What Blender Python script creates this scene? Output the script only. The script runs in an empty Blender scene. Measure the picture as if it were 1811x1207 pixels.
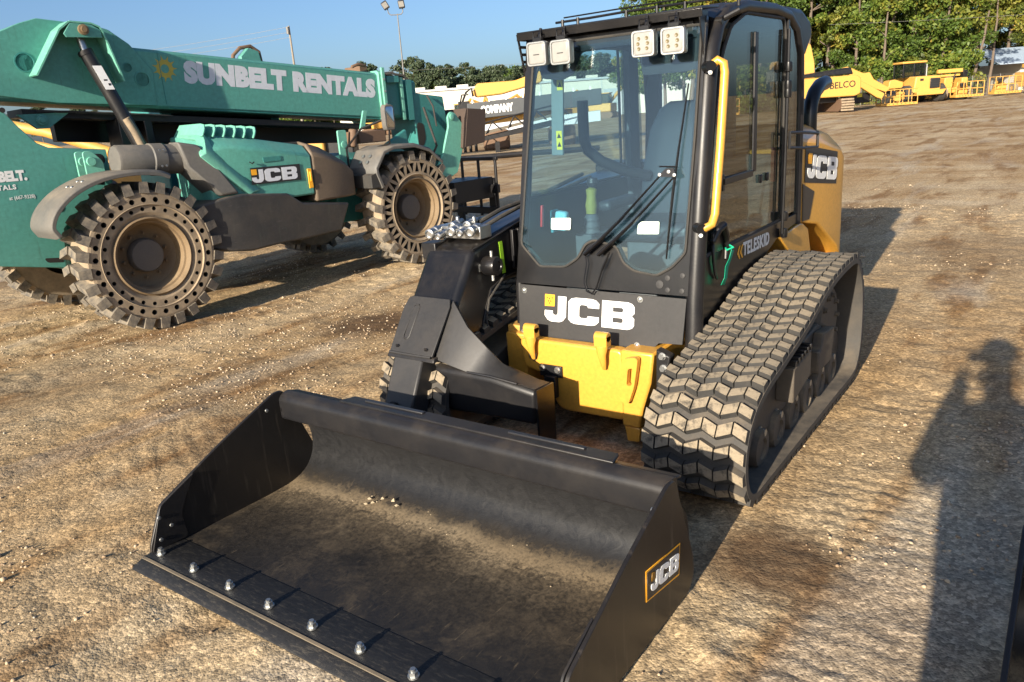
import bpy, bmesh, math, random
import numpy as np
from mathutils import Vector, Matrix
random.seed(7); rng = np.random.default_rng(7)
sc = bpy.context.scene
col = sc.collection
pi = math.pi

# ---------------------------------------------------------------- camera
cd = bpy.data.cameras.new('camera'); cam = bpy.data.objects.new('camera', cd); col.objects.link(cam)
_r = Vector((.8117, .5797, -.0711)); _u = Vector((-.1101, .2714, .9561)); _d = _r.cross(_u)
cam.matrix_world = Matrix(((_r.x, _u.x, _d.x, 1.9617), (_r.y, _u.y, _d.y, -4.2029), (_r.z, _u.z, _d.z, 1.6727), (0, 0, 0, 1)))
cd.sensor_width = 36; cd.lens = 36 * 1369.93 / 1811; cd.clip_start = .02; cd.clip_end = 3000
sc.camera = cam
sc.render.resolution_x = 1024; sc.render.resolution_y = 682

# ---------------------------------------------------------------- sky, sun, exposure
SUN = Vector((.075, -1, .312)).normalized()
elev = math.asin(SUN.z)
SKYP = (.8, 2.0, 4.0)
w = bpy.data.worlds.new('World'); sc.world = w; w.use_nodes = True
wn = w.node_tree.nodes; wl = w.node_tree.links
sky = wn.new('ShaderNodeTexSky'); sky.sky_type = 'NISHITA'; sky.sun_disc = False
sky.sun_elevation = elev; sky.sun_rotation = math.atan2(SUN.x, SUN.y)
sky.air_density = SKYP[0]; sky.dust_density = SKYP[1]; sky.ozone_density = SKYP[2]; sky.altitude = 0
wl.new(sky.outputs[0], wn['Background'].inputs[0]); wn['Background'].inputs[1].default_value = .086
sd = bpy.data.lights.new('sun', 'SUN'); sun = bpy.data.objects.new('sun', sd); col.objects.link(sun)
sd.energy = 5.0; sd.angle = math.radians(.55); sd.color = (1, .88, .71)
sun.rotation_euler = (-SUN).to_track_quat('-Z', 'Y').to_euler(); sun.location = (0, -20, 20)
sc.view_settings.view_transform = 'Standard'; sc.view_settings.look = 'None'
sc.view_settings.exposure = 1.1; sc.view_settings.gamma = 1; sc.view_settings.use_curve_mapping = False
sc.render.engine = 'CYCLES'; sc.cycles.max_bounces = 8; sc.cycles.transparent_max_bounces = 16

# ---------------------------------------------------------------- materials
MATS = {}
class NT:
    def __init__(s, name):
        s.m = bpy.data.materials.new(name); s.m.use_nodes = True; s.t = s.m.node_tree
        s.b = s.t.nodes['Principled BSDF']; s.out = s.t.nodes['Material Output']; MATS[name] = s.m
    def n(s, typ, **kw):
        x = s.t.nodes.new('ShaderNode' + typ)
        for k, v in kw.items():
            if k.startswith('i_'): x.inputs[k[2:].replace('_', ' ')].default_value = v
            else: setattr(x, k, v)
        return x
    def l(s, a, b): s.t.links.new(a, b)
    def coord(s, kind='Object'): return s.n('TexCoord').outputs[kind]
    def noise(s, scale, detail=4, rough=.6, vec=None, dist=0):
        x = s.n('TexNoise', i_Scale=scale, i_Detail=detail, i_Roughness=rough, i_Distortion=dist)
        s.l(vec if vec else s.coord(), x.inputs['Vector']); return x.outputs['Fac']
    def ramp(s, fac, *stops):
        x = s.n('ValToRGB'); e = x.color_ramp.elements
        while len(e) < len(stops): e.new(.5)
        for k, (p, c) in enumerate(stops):
            e[k].position = p; e[k].color = (c, c, c, 1) if not hasattr(c, '__len__') else (*c, 1)
        s.l(fac, x.inputs[0]); return x.outputs[0]
    def mix(s, fac, a, b, mode='MIX'):
        x = s.n('Mix', data_type='RGBA', blend_type=mode)
        for i, v in ((0, fac), (6, a), (7, b)):
            if hasattr(v, 'is_linked'): s.l(v, x.inputs[i])
            elif i == 0: x.inputs[0].default_value = v
            else: x.inputs[i].default_value = (*v, 1)
        return x.outputs[2]
    def math(s, op, a, b=0.0):
        x = s.n('Math', operation=op)
        for i, v in ((0, a), (1, b)):
            if hasattr(v, 'is_linked'): s.l(v, x.inputs[i])
            else: x.inputs[i].default_value = v
        return x.outputs[0]
    def bump(s, h, strength=.3, dist=.01):
        x = s.n('Bump', i_Strength=strength, i_Distance=dist); s.l(h, x.inputs['Height'])
        s.l(x.outputs[0], s.b.inputs['Normal']); return x
    def up(s):
        g = s.n('NewGeometry'); x = s.n('SeparateXYZ'); s.l(g.outputs['Normal'], x.inputs[0]); return x.outputs['Z']

def paint(name, c, rough=.35, metal=0, dust=.25, dcol=(.30, .23, .15), scale=6, orange=.0, coat=0, up=.5, spec=.5, streak=0):
    """painted or plain surface with wear, dust that gathers on upward faces, slight unevenness"""
    s = NT(name); b = s.b
    n1 = s.noise(scale, 6, .65); n2 = s.noise(scale * 9, 3, .6)
    base = s.mix(s.ramp(n2, (.3, 0), (.75, 1)), tuple(x * .88 for x in c), tuple(min(1, x * 1.1) for x in c))
    if streak:
        mp = s.n('Mapping'); s.l(s.coord(), mp.inputs[0]); mp.inputs['Scale'].default_value = (1, 1.2, 9); mp.inputs['Rotation'].default_value = (.12, 0, 0)
        sc1 = s.noise(7, 6, .75, mp.outputs[0]); mp3 = s.n('Mapping'); s.l(s.coord(), mp3.inputs[0]); mp3.inputs['Scale'].default_value = (1, 9, .8); sc2 = s.noise(4, 5, .7, mp3.outputs[0])
        base = s.mix(s.math('MULTIPLY', s.ramp(sc1, (.60, 0), (.70, 1)), streak * .6), base, tuple(min(1, x * 1.5 + .05) for x in c))
        base = s.mix(s.math('MULTIPLY', s.ramp(sc2, (.58, 0), (.74, 1)), streak * .7), base, (.05, .07, .055))
    f = s.ramp(n1, (.42, 0), (.78, 1))
    u = s.ramp(s.up(), (.15, .25), (.95, 1.0))
    fac = s.math('MULTIPLY', s.math('MULTIPLY', f, u), dust)
    f2 = s.math('ADD', fac, s.math('MULTIPLY', s.ramp(s.up(), (.6, 0), (1, 1)), dust * up * .5))
    s.l(s.mix(f2, base, dcol), b.inputs['Base Color'])
    r = s.math('ADD', s.math('MULTIPLY', n1, .16), rough - .07)
    r = s.math('ADD', r, s.math('MULTIPLY', f2, .5))
    s.l(r, b.inputs['Roughness']); b.inputs['Metallic'].default_value = metal
    b.inputs['Specular IOR Level'].default_value = spec
    if coat: b.inputs['Coat Weight'].default_value = coat; b.inputs['Coat Roughness'].default_value = .12
    s.bump(s.noise(scale * 14, 3, .5), .06 if not orange else orange, .004)
    return s.m
def plain(name, c, rough=.5, metal=0, emit=0):
    s = NT(name); s.b.inputs['Roughness'].default_value = rough; s.b.inputs['Metallic'].default_value = metal
    n = s.noise(30, 3, .6); s.l(s.mix(n, tuple(x * .85 for x in c), tuple(min(1, x * 1.12) for x in c)), s.b.inputs['Base Color'])
    if emit: s.b.inputs['Emission Color'].default_value = (*c, 1); s.b.inputs['Emission Strength'].default_value = emit
    return s.m
TAN = (.34, .26, .165)
BLACK = paint('black_paint', (.007, .007, .008), .30, dust=.07, coat=.1, spec=.4)
BLACKM = paint('black_satin_steel', (.010, .010, .0115), .40, dust=.11, spec=.4)
PLATE = paint('charcoal_plate', (.027, .0265, .027), .48, dust=.06, spec=.4)
YEL = paint('yellow_paint', (.60, .305, .042), .36, dust=.07, coat=.3)
YELB = paint('worn_yellow_paint', (.56, .305, .062), .5, dust=.3)
RUB = paint('black_rubber', (.030, .029, .027), .75, dust=.5, dcol=(.17, .135, .095), scale=9)
PLAS = paint('grey_plastic', (.10, .097, .09), .6, dust=.6, dcol=(.26, .21, .15), scale=4)
GREEN = paint('green_paint', (.085, .295, .245), .42, dust=.3, dcol=(.17, .22, .18), scale=3, streak=.5)
GREENL = paint('pale_green_paint', (.14, .41, .31), .45, dust=.2, dcol=(.20, .24, .18), scale=3, streak=.5)
GREEND = paint('deep_green_paint', (.04, .20, .185), .45, dust=.2, dcol=(.10, .15, .13), scale=3, streak=.5)
STEEL = plain('bright_steel', (.46, .46, .45), .4, 1)
ZINC = plain('zinc_plate', (.42, .43, .42), .42, .9)
RUST = paint('rusty_steel', (.15, .09, .055), .75, dust=.45, dcol=(.2, .12, .07), scale=8)
RIM = paint('dusty_rim', (.17, .115, .06), .7, dust=.7, dcol=(.32, .245, .155), scale=7)
WHITE = plain('white_vinyl', (.78, .78, .76), .45)
OFFW = plain('bluish_white', (.58, .61, .66), .6)  # slightly bluish off-white
ORANGE = plain('orange_vinyl', (.82, .38, .02), .4)
DARKV = plain('dark_vinyl', (.02, .02, .022), .4)
REDP = plain('red_plastic', (.55, .03, .03), .35)
CYANP = plain('cyan_paper', (.20, .52, .58), .6)
LGREEN = plain('lime_vinyl', (.32, .62, .03), .5)
RIBB = plain('green_ribbon_film', (.01, .42, .23), .35)
LENS = plain('lamp_lens', (.26, .255, .24), .35)
LEDC = plain('led_cup', (.13, .105, .05), .4)
SEATM = plain('seat_vinyl', (.022, .028, .036), .5)
CABIN = plain('cabin_plastic', (.07, .08, .09), .6)
CARD = plain('pale_card', (.66, .80, .66), .6)
WARN = plain('warning_label_yellow', (.62, .55, .05), .5)
WOOD = plain('weathered_wood', (.23, .20, .16), .85)
GALV = plain('galvanised_steel', (.17, .165, .155), .6, .2)
SKIN = plain('skin', (.45, .27, .19), .5)
CLOTH = plain('navy_cloth', (.04, .05, .08), .85)
DENIM = plain('denim', (.06, .08, .13), .85)
CAPM = plain('cap_cloth', (.09, .08, .07), .85)

def glass(name, tint, film, filmcol, gl=1.0, ior=1.5):
    s = NT(name); t = s.t
    tr = s.n('BsdfTransparent'); tr.inputs[0].default_value = (*tint, 1)
    df = s.n('BsdfDiffuse'); df.inputs[0].default_value = (*filmcol, 1)
    g = s.n('BsdfGlossy'); g.inputs['Roughness'].default_value = .015; g.inputs[0].default_value = (gl, gl, gl, 1)
    m1 = s.n('MixShader'); s.l(s.math('MULTIPLY', s.ramp(s.noise(2.2, 5, .6), (.25, .55), (.8, 1.2)), film), m1.inputs[0])
    s.l(tr.outputs[0], m1.inputs[1]); s.l(df.outputs[0], m1.inputs[2])
    geo = s.n('NewGeometry'); io = s.math('ADD', s.math('MULTIPLY', geo.outputs['Backfacing'], 1 / ior - ior), ior)   # same reflection on both faces of the pane
    fr = s.n('Fresnel'); s.l(io, fr.inputs['IOR']); m2 = s.n('MixShader'); s.l(fr.outputs[0], m2.inputs[0])
    s.l(m1.outputs[0], m2.inputs[1]); s.l(g.outputs[0], m2.inputs[2]); s.l(m2.outputs[0], s.out.inputs[0])
    return s.m
GLASS = glass('tinted_windscreen', (.75, .87, .91), .012, (.20, .40, .52), 1, 1.55)  # bluish film: dust plus pale blue reflections put into the diffuse colour
GLASSD = glass('dark_tinted_glass', (.55, .59, .57), .01, (.05, .06, .06), 1, 1.5)
GLASSL = glass('clear_side_glass', (.88, .95, .94), .01, (.2, .3, .3))
GLASSC = glass('far_cab_glass', (.25, .30, .30), .05, (.1, .12, .12))

def mat_lug():   # tread block tops carry dried pale clay
    s = NT('clay_caked_rubber'); n = s.noise(26, 6, .7); n2 = s.noise(4, 3, .6)
    f = s.ramp(s.math('ADD', n, s.math('MULTIPLY', n2, .45)), (.56, 0), (.72, 1))
    c2 = s.mix(s.noise(60, 3), (.17, .138, .094), (.33, .268, .185))
    s.l(s.mix(f, (.07, .06, .046), c2), s.b.inputs['Base Color']); s.b.inputs['Roughness'].default_value = .9
    s.bump(n, .5, .006); return s.m
LUGTOP = mat_lug()
BELT = paint('dusty_belt_rubber', (.045, .042, .038), .75, dust=.6, dcol=(.24, .19, .13), scale=8)
def mat_lug2():
    s = NT('dusty_tyre_rubber'); n = s.noise(14, 6, .7)
    s.l(s.mix(s.ramp(n, (.35, 0), (.7, 1)), (.075, .070, .064), (.24, .20, .145)), s.b.inputs['Base Color'])
    s.b.inputs['Roughness'].default_value = .9; s.bump(s.noise(40, 4), .3, .006); return s.m
TYRE = mat_lug2()
def mat_side():
    s = NT('dusty_tyre_sidewall'); n = s.noise(7, 6, .7)
    s.l(s.mix(s.ramp(n, (.3, 0), (.72, 1)), (.17, .135, .095), (.36, .275, .18)), s.b.inputs['Base Color'])
    s.b.inputs['Roughness'].default_value = .9; s.bump(s.noise(50, 4), .25, .004); return s.m
SIDEW = mat_side()
def mat_bucket_floor():
    s = NT('scuffed_bucket_steel'); co = s.coord(); sp = s.n('SeparateXYZ'); s.l(co, sp.inputs[0])
    y = sp.outputs['Y']; z = sp.outputs['Z']
    n = s.noise(3.5, 8, .68, dist=.6); n2 = s.noise(22, 6, .7, dist=1.2); n3 = s.noise(1.6, 4, .6)
    fn = s.noise(75, 4, .7); yy = s.math('ADD', s.math('ADD', y, s.math('MULTIPLY', s.math('SUBTRACT', n, .5), .20)), s.math('ADD', s.math('MULTIPLY', s.math('SUBTRACT', n2, .5), .16), s.math('MULTIPLY', s.math('SUBTRACT', fn, .5), .14))); band = s.ramp(s.math('ADD', yy, 2.75), (.10, .03), (.40, .11), (.55, .34), (.62, .72), (.66, .66), (.71, .08))
    hi = s.ramp(s.math('ADD', z, s.math('MULTIPLY', s.math('SUBTRACT', n2, .5), .05)), (.03, 1), (.05, .45), (.085, .02))
    dust = s.math('MULTIPLY', s.math('MULTIPLY', band, hi), s.math('MULTIPLY', s.ramp(n2, (.28, .5), (.60, 1)), s.ramp(fn, (.36, .45), (.58, 1))))
    mps = s.n('Mapping'); s.l(co, mps.inputs[0]); mps.inputs['Rotation'].default_value = (0, 0, .5); mps.inputs['Scale'].default_value = (14, 1.2, 1); scr = s.noise(5, 5, .7, mps.outputs[0], .3)
    sw = s.math('MULTIPLY', s.math('ADD', s.math('MULTIPLY', s.ramp(n, (.50, 0), (.68, .16)), s.ramp(n2, (.35, .3), (.7, 1))), s.ramp(scr, (.63, 0), (.74, .24))), hi)
    tot = s.math('MINIMUM', s.math('ADD', dust, sw), .92)
    # dark wiped patches
    vo = s.n('TexVoronoi', i_Scale=2.1); s.l(co, vo.inputs['Vector'])
    wipe = s.ramp(s.math('ADD', vo.outputs['Distance'], s.math('MULTIPLY', n2, .3)), (.22, .25), (.42, 1))
    tot = s.math('MULTIPLY', tot, wipe)
    mq = s.n('Mapping'); s.l(co, mq.inputs[0]); mq.inputs['Rotation'].default_value = (0, 0, -.25); mq.inputs['Scale'].default_value = (34, 1.3, 8); sq = s.noise(4, 3, .6, mq.outputs[0], .25)
    mk = s.n('Mapping'); s.l(co, mk.inputs[0]); mk.inputs['Rotation'].default_value = (0, 0, 1.1); mk.inputs['Scale'].default_value = (40, 1.8, 8); sk2 = s.noise(4, 3, .6, mk.outputs[0], .4)
    line = s.math('MULTIPLY', s.math('ADD', s.ramp(sq, (.68, 0), (.71, .22)), s.ramp(sk2, (.70, 0), (.73, .35))), s.ramp(n, (.35, .15), (.6, 1)))
    tot = s.math('MAXIMUM', tot, s.math('MULTIPLY', line, hi))
    s.l(s.mix(tot, s.mix(n2, (.007, .0075, .0085), (.019, .019, .020)), s.mix(n3, (.34, .235, .12), (.42, .34, .23))), s.b.inputs['Base Color'])
    s.l(s.math('ADD', s.math('MULTIPLY', tot, .45), s.ramp(n2, (.3, .30), (.7, .5))), s.b.inputs['Roughness'])
    s.b.inputs['Specular IOR Level'].default_value = .28; s.bump(s.math('ADD', n2, s.math('MULTIPLY', n, .6)), .16, .005); return s.m
BFLOOR = mat_bucket_floor()
def mat_bucket_side():
    s = NT('streaked_bucket_side'); mp = s.n('Mapping'); s.l(s.coord(), mp.inputs[0]); mp.inputs['Scale'].default_value = (6, 16, 1.2)
    n = s.noise(2, 5, .6, mp.outputs[0]); n2 = s.noise(9, 4)
    s.l(s.mix(s.ramp(n, (.58, 0), (.8, .45)), s.mix(n2, (.008, .007, .0065), (.018, .015, .013)), (.13, .105, .08)), s.b.inputs['Base Color'])
    s.b.inputs['Roughness'].default_value = .42; s.bump(n2, .08, .004); return s.m
BSIDE = mat_bucket_side()
def mat_edge():
    s = NT('worn_cutting_edge'); mp = s.n('Mapping'); s.l(s.coord(), mp.inputs[0]); mp.inputs['Scale'].default_value = (1, 5, 1)
    n = s.noise(22, 7, .75, mp.outputs[0]); n2 = s.noise(40, 4)
    s.l(s.mix(s.ramp(n, (.52, 0), (.72, .30)), s.mix(n2, (.010, .010, .011), (.024, .024, .024)), (.22, .19, .14)), s.b.inputs['Base Color'])
    s.b.inputs['Roughness'].default_value = .5; s.b.inputs['Metallic'].default_value = .2; s.bump(s.noise(30, 5), .3, .005); return s.m
EDGE = mat_edge()
def mat_ground():
    s = NT('packed_dirt_and_gravel'); co = s.coord(); sp = s.n('SeparateXYZ'); s.l(co, sp.inputs[0])
    mp = s.n('Mapping'); s.l(co, mp.inputs[0]); mp.inputs['Rotation'].default_value = (0, 0, .12); mp.inputs['Scale'].default_value = (1.0, .22, 1)
    big = s.noise(.55, 5, .6, mp.outputs[0]); mid = s.noise(2.6, 6, .65); fine = s.noise(38, 5, .7); str_ = s.noise(1.9, 5, .62, mp.outputs[0])
    v = s.n('TexVoronoi', i_Scale=55, i_Randomness=1); s.l(co, v.inputs['Vector'])
    v2 = s.n('TexVoronoi', i_Scale=130, i_Randomness=1); s.l(co, v2.inputs['Vector'])
    a = s.mix(s.ramp(big, (.38, 0), (.62, 1)), (.46, .305, .148), (.63, .485, .295))
    a = s.mix(s.ramp(str_, (.50, 0), (.62, .92)), a, (.27, .15, .060))
    mp4 = s.n('Mapping'); s.l(co, mp4.inputs[0]); mp4.inputs['Rotation'].default_value = (0, 0, .75); mp4.inputs['Scale'].default_value = (.10, .42, 1)
    str2 = s.noise(1.3, 6, .65, mp4.outputs[0], .5); farm = s.ramp(s.math('MULTIPLY', sp.outputs['Y'], .05), (.20, 0), (.45, 1))
    a = s.mix(s.math('MULTIPLY', s.ramp(str2, (.50, 0), (.62, .75)), farm), a, (.36, .215, .095))
    a = s.mix(s.math('MULTIPLY', s.ramp(str2, (.34, .7), (.46, 0)), farm), a, (.66, .54, .37))
    gp = s.noise(.9, 4, .6, mp.outputs[0], .4)
    a = s.mix(s.ramp(gp, (.54, 0), (.64, .6)), a, (.57, .49, .37))
    a = s.mix(s.ramp(mid, (.55, 0), (.75, .4)), a, (.62, .50, .33))
    damp = s.noise(1.7, 5, .7, None, .8); a = s.mix(s.ramp(damp, (.62, 0), (.70, .6)), a, (.20, .115, .05))
    st = s.ramp(v.outputs['Color'], (.3, .55), (.9, 1.3)); st2 = s.ramp(v2.outputs['Color'], (.2, .62), (.95, 1.4))
    a = s.mix(.75, a, st, 'MULTIPLY'); a = s.mix(.7, a, st2, 'MULTIPLY'); a = s.mix(s.ramp(fine, (.4, .22), (.7, 0)), a, (.10, .07, .045))
    # oil and damp stains with their own outline
    for (x, y, r, k) in ((-2.95, .33, .60, .85), (1.18, -1.62, .34, .85), (-1.75, -1.75, .7, .30), (-4.2, -1.9, .9, .35), (1.4, 4.6, 1.3, .35), (-2.6, -1.1, .8, .25)):
        dx = s.math('SUBTRACT', sp.outputs['X'], x); dy = s.math('SUBTRACT', sp.outputs['Y'], y)
        d = s.math('SQRT', s.math('ADD', s.math('MULTIPLY', dx, dx), s.math('MULTIPLY', dy, dy)))
        d = s.math('ADD', s.math('DIVIDE', d, r), s.math('MULTIPLY', s.math('SUBTRACT', mid, .5), .9))
        a = s.mix(s.ramp(d, (.45, k), (1.0, 0)), a, (.085, .047, .024))
    s.l(a, s.b.inputs['Base Color']); s.b.inputs['Roughness'].default_value = .95; s.b.inputs['Specular IOR Level'].default_value = .15
    # printed track marks: rows of ridges in two lanes
    wv = s.n('TexWave', wave_type='BANDS', bands_direction='Y'); wv.inputs['Scale'].default_value = 3.6; wv.inputs['Distortion'].default_value = 4.5; wv.inputs['Detail'].default_value = 2.5; wv.inputs['Detail Scale'].default_value = 1.6
    s.l(co, wv.inputs['Vector'])
    lane = s.ramp(s.math('ADD', s.math('ABSOLUTE', s.math('SUBTRACT', sp.outputs['X'], 1.25)), s.math('MULTIPLY', mid, .35)), (.35, 1), (.62, 0))
    wv2 = s.n('TexWave', wave_type='BANDS', bands_direction='X'); wv2.inputs['Scale'].default_value = 4.2; wv2.inputs['Distortion'].default_value = 1.6; wv2.inputs['Detail'].default_value = 2
    mp2 = s.n('Mapping'); s.l(co, mp2.inputs[0]); mp2.inputs['Rotation'].default_value = (0, 0, .15); s.l(mp2.outputs[0], wv2.inputs['Vector'])
    rut = s.ramp(s.math('ADD', s.noise(.5, 3), s.math('MULTIPLY', sp.outputs['X'], -.05)), (.55, 0), (.68, 1))
    h = s.math('ADD', s.math('MULTIPLY', wv.outputs['Fac'], s.math('MULTIPLY', lane, .10)), s.math('MULTIPLY', mid, .9))
    h = s.math('ADD', h, s.math('MULTIPLY', s.math('MULTIPLY', wv2.outputs['Fac'], rut), .3))
    h = s.math('ADD', h, s.math('MULTIPLY', fine, .55)); h = s.math('ADD', h, s.math('MULTIPLY', s.math('SUBTRACT', 1, v.outputs['Distance']), .38))
    h = s.math('ADD', h, s.math('MULTIPLY', s.math('SUBTRACT', 1, v2.outputs['Distance']), .25))
    s.bump(h, .46, .013); return s.m
GROUND = mat_ground()
def mat_stone():
    s = NT('gravel_stone'); o = s.n('Attribute', attribute_name='tint', attribute_type='GEOMETRY')
    s.l(s.ramp(o.outputs['Fac'], (0, (.22, .15, .09)), (.5, (.42, .32, .21)), (.85, (.44, .35, .24)), (1, (.47, .41, .32))), s.b.inputs['Base Color']); s.b.inputs['Roughness'].default_value = .9; return s.m
STONE = mat_stone()
def mat_leaf(name, stops, trans=.25):
    s = NT(name); o = s.n('Attribute', attribute_name='tint', attribute_type='GEOMETRY')
    r = s.ramp(o.outputs['Fac'], *stops); s.l(r, s.b.inputs['Base Color']); s.b.inputs['Roughness'].default_value = .55
    s.b.inputs['Specular IOR Level'].default_value = .35
    tl = s.n('BsdfTranslucent'); s.l(r, tl.inputs[0]); m = s.n('MixShader'); m.inputs[0].default_value = trans
    s.l(s.b.outputs[0], m.inputs[1]); s.l(tl.outputs[0], m.inputs[2]); s.l(m.outputs[0], s.out.inputs[0]); return s.m
LEAF = mat_leaf('broad_leaf', ((0, (.035, .062, .012)), (.45, (.085, .14, .022)), (.75, (.16, .20, .030)), (1, (.28, .22, .04))))
LEAFY = mat_leaf('autumn_leaf', ((0, (.05, .07, .013)), (.4, (.15, .175, .025)), (.75, (.28, .24, .04)), (1, (.38, .22, .05))))
NEEDLE = mat_leaf('hazy_pine_needle', ((0, (.030, .048, .026)), (.6, (.064, .088, .042)), (1, (.11, .12, .062))), .1)  # needle greens lightened, slight distance haze put into the colour
BARK = paint('bark', (.13, .10, .075), .9, dust=.3, dcol=(.22, .19, .16), scale=5)
WALLW = plain('cream_metal_wall', (.55, .52, .45), .6)
ROOFM = plain('pale_metal_roof', (.40, .42, .44), .5)
ROOFB = plain('blue_grey_metal_roof', (.36, .45, .56), .5)

# ---------------------------------------------------------------- mesh helpers
def V(*a): return Vector(a)
class MB:
    def __init__(s): s.v = []; s.f = []; s.mi = []
    def add(s, vs, fs, mi=0):
        o = len(s.v); s.v += [tuple(p) for p in vs]; s.f += [tuple(i + o for i in f) for f in fs]; s.mi += [mi] * len(fs); return s
    def box(s, c, d, rz=0, R=None, mi=0):
        c = Vector(c); M = R if R else Matrix.Rotation(rz, 3, 'Z')
        vs = [c + M @ Vector((sx * d[0] / 2, sy * d[1] / 2, sz * d[2] / 2)) for sx in (-1, 1) for sy in (-1, 1) for sz in (-1, 1)]
        return s.add(vs, [(0, 1, 3, 2), (4, 6, 7, 5), (0, 4, 5, 1), (2, 3, 7, 6), (0, 2, 6, 4), (1, 5, 7, 3)], mi)
    def prism(s, poly, ax, a, b, mi=0):
        def mk(p, t): return ((t, p[0], p[1]), (p[0], t, p[1]), (p[0], p[1], t))[ax]
        n = len(poly); vs = [mk(p, a) for p in poly] + [mk(p, b) for p in poly]
        fs = [tuple(range(n)), tuple(range(2 * n - 1, n - 1, -1))] + [(i, i + n, (i + 1) % n + n, (i + 1) % n) for i in range(n)]
        return s.add(vs, fs, mi)
    def plate(s, pts, t, mi=0):
        pts = [Vector(p) for p in pts]; n = len(pts); nn = Vector()
        for i in range(n): nn += pts[i].cross(pts[(i + 1) % n])
        nn.normalize(); vs = pts + [p + nn * t for p in pts]
        fs = [tuple(range(n)), tuple(range(2 * n - 1, n - 1, -1))] + [(i, i + n, (i + 1) % n + n, (i + 1) % n) for i in range(n)]
        return s.add(vs, fs, mi)
    def tube(s, path, r, n=10, mi=0, closed=False, flat=None):
        P = [Vector(p) for p in path]; m = len(P); rr = r if hasattr(r, '__len__') else [r] * m
        vs = []; prev = None
        for i in range(m):
            t = (P[(i + 1) % m] - P[i - 1]) if (closed or 0 < i < m - 1) else (P[1] - P[0] if i == 0 else P[-1] - P[-2])
            t.normalize()
            if prev is None: u = t.cross(Vector((0, 0, 1)) if abs(t.z) < .9 else Vector((1, 0, 0))).normalized()
            else: u = (prev - t * prev.dot(t)).normalized()
            prev = u; b = t.cross(u)
            for k in range(n):
                a = 2 * pi * k / n; vs.append(P[i] + (u * math.cos(a) + b * math.sin(a) * (flat or 1)) * rr[i])
        fs = []
        for i in range(m if closed else m - 1):
            j = (i + 1) % m
            for k in range(n): fs.append((i * n + k, i * n + (k + 1) % n, j * n + (k + 1) % n, j * n + k))
        if not closed: fs += [tuple(range(n - 1, -1, -1)), tuple((m - 1) * n + k for k in range(n))]
        return s.add(vs, fs, mi)
    def cyl(s, p0, p1, r0, r1=None, n=16, mi=0): return s.tube([p0, p1], [r0, r0 if r1 is None else r1], n, mi)
    def lathe(s, prof, c, axis, n=32, mi=0, closed=False, caps=True):
        """prof: (radius, offset along axis); axis a unit Vector"""
        a = Vector(axis).normalized(); u = a.orthogonal().normalized(); b = a.cross(u); c = Vector(c); m = len(prof)
        vs = [c + a * h + (u * math.cos(2 * pi * k / n) + b * math.sin(2 * pi * k / n)) * r for (r, h) in prof for k in range(n)]
        fs = []
        for i in range(m if closed else m - 1):
            j = (i + 1) % m
            for k in range(n): fs.append((i * n + k, i * n + (k + 1) % n, j * n + (k + 1) % n, j * n + k))
        if not closed and caps:
            fs += [tuple(range(n - 1, -1, -1)), tuple((m - 1) * n + k for k in range(n))]
        return s.add(vs, fs, mi)
    def loft(s, secs, mi=0):
        n = len(secs[0]); vs = [p for q in secs for p in q]; fs = []
        for i in range(len(secs) - 1):
            for k in range(n): fs.append((i * n + k, i * n + (k + 1) % n, (i + 1) * n + (k + 1) % n, (i + 1) * n + k))
        fs += [tuple(range(n - 1, -1, -1)), tuple((len(secs) - 1) * n + k for k in range(n))]
        return s.add(vs, fs, mi)
    def mesh(s, name, mats, smooth=35):
        me = bpy.data.meshes.new(name); me.from_pydata(s.v, [], s.f)
        for m in (mats if isinstance(mats, (list, tuple)) else [mats]): me.materials.append(m)
        me.polygons.foreach_set('material_index', s.mi)
        bm = bmesh.new(); bm.from_mesh(me); bmesh.ops.recalc_face_normals(bm, faces=bm.faces); bm.to_mesh(me); bm.free()
        if smooth:
            me.polygons.foreach_set('use_smooth', [True] * len(me.polygons)); me.set_sharp_from_angle(angle=math.radians(smooth))
        return me
    def build(s, name, mats, parent=None, bevel=0, smooth=35, seg=2):
        return link(name, s.mesh(name, mats, smooth), parent, bevel, seg)
def link(name, me, parent=None, bevel=0, seg=2):
    o = bpy.data.objects.new(name, me); col.objects.link(o); o.parent = parent
    if bevel:
        b = o.modifiers.new('bevel', 'BEVEL'); b.width = bevel; b.segments = seg; b.limit_method = 'ANGLE'; b.angle_limit = math.radians(40)
    return o
def tag(o, label=None, cat=None, group=None, kind=None):
    for k, v in (('label', label), ('category', cat), ('group', group), ('kind', kind)):
        if v: o[k] = v
    return o
def thing(name, label, cat, loc=(0, 0, 0), rz=0, group=None):
    o = bpy.data.objects.new(name, None); o.empty_display_size = .3; col.objects.link(o); o.location = loc; o.rotation_euler = (0, 0, rz)
    return tag(o, label, cat, group)
def copy_tree(o, parent=None):
    c = o.copy(); col.objects.link(c); c.parent = parent
    for ch in list(o.children): copy_tree(ch, c)
    return c
def rounded(poly, r, n=4):
    out = []; m = len(poly)
    for i in range(m):
        p = Vector(poly[i]); a = Vector(poly[i - 1]) - p; b = Vector(poly[(i + 1) % m]) - p
        k = min(r, a.length * .49, b.length * .49); a = p + a.normalized() * k; b = p + b.normalized() * k
        for t in range(n + 1):
            t /= n; q = a * (1 - t) ** 2 + p * 2 * t * (1 - t) + b * t * t; out.append((q.x, q.y))
    return out
def curve_mesh(cu):
    o = bpy.data.objects.new('tmp', cu); col.objects.link(o)
    dg = bpy.context.evaluated_depsgraph_get(); me = bpy.data.meshes.new_from_object(o.evaluated_get(dg)); bpy.data.objects.remove(o); return me
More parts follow.
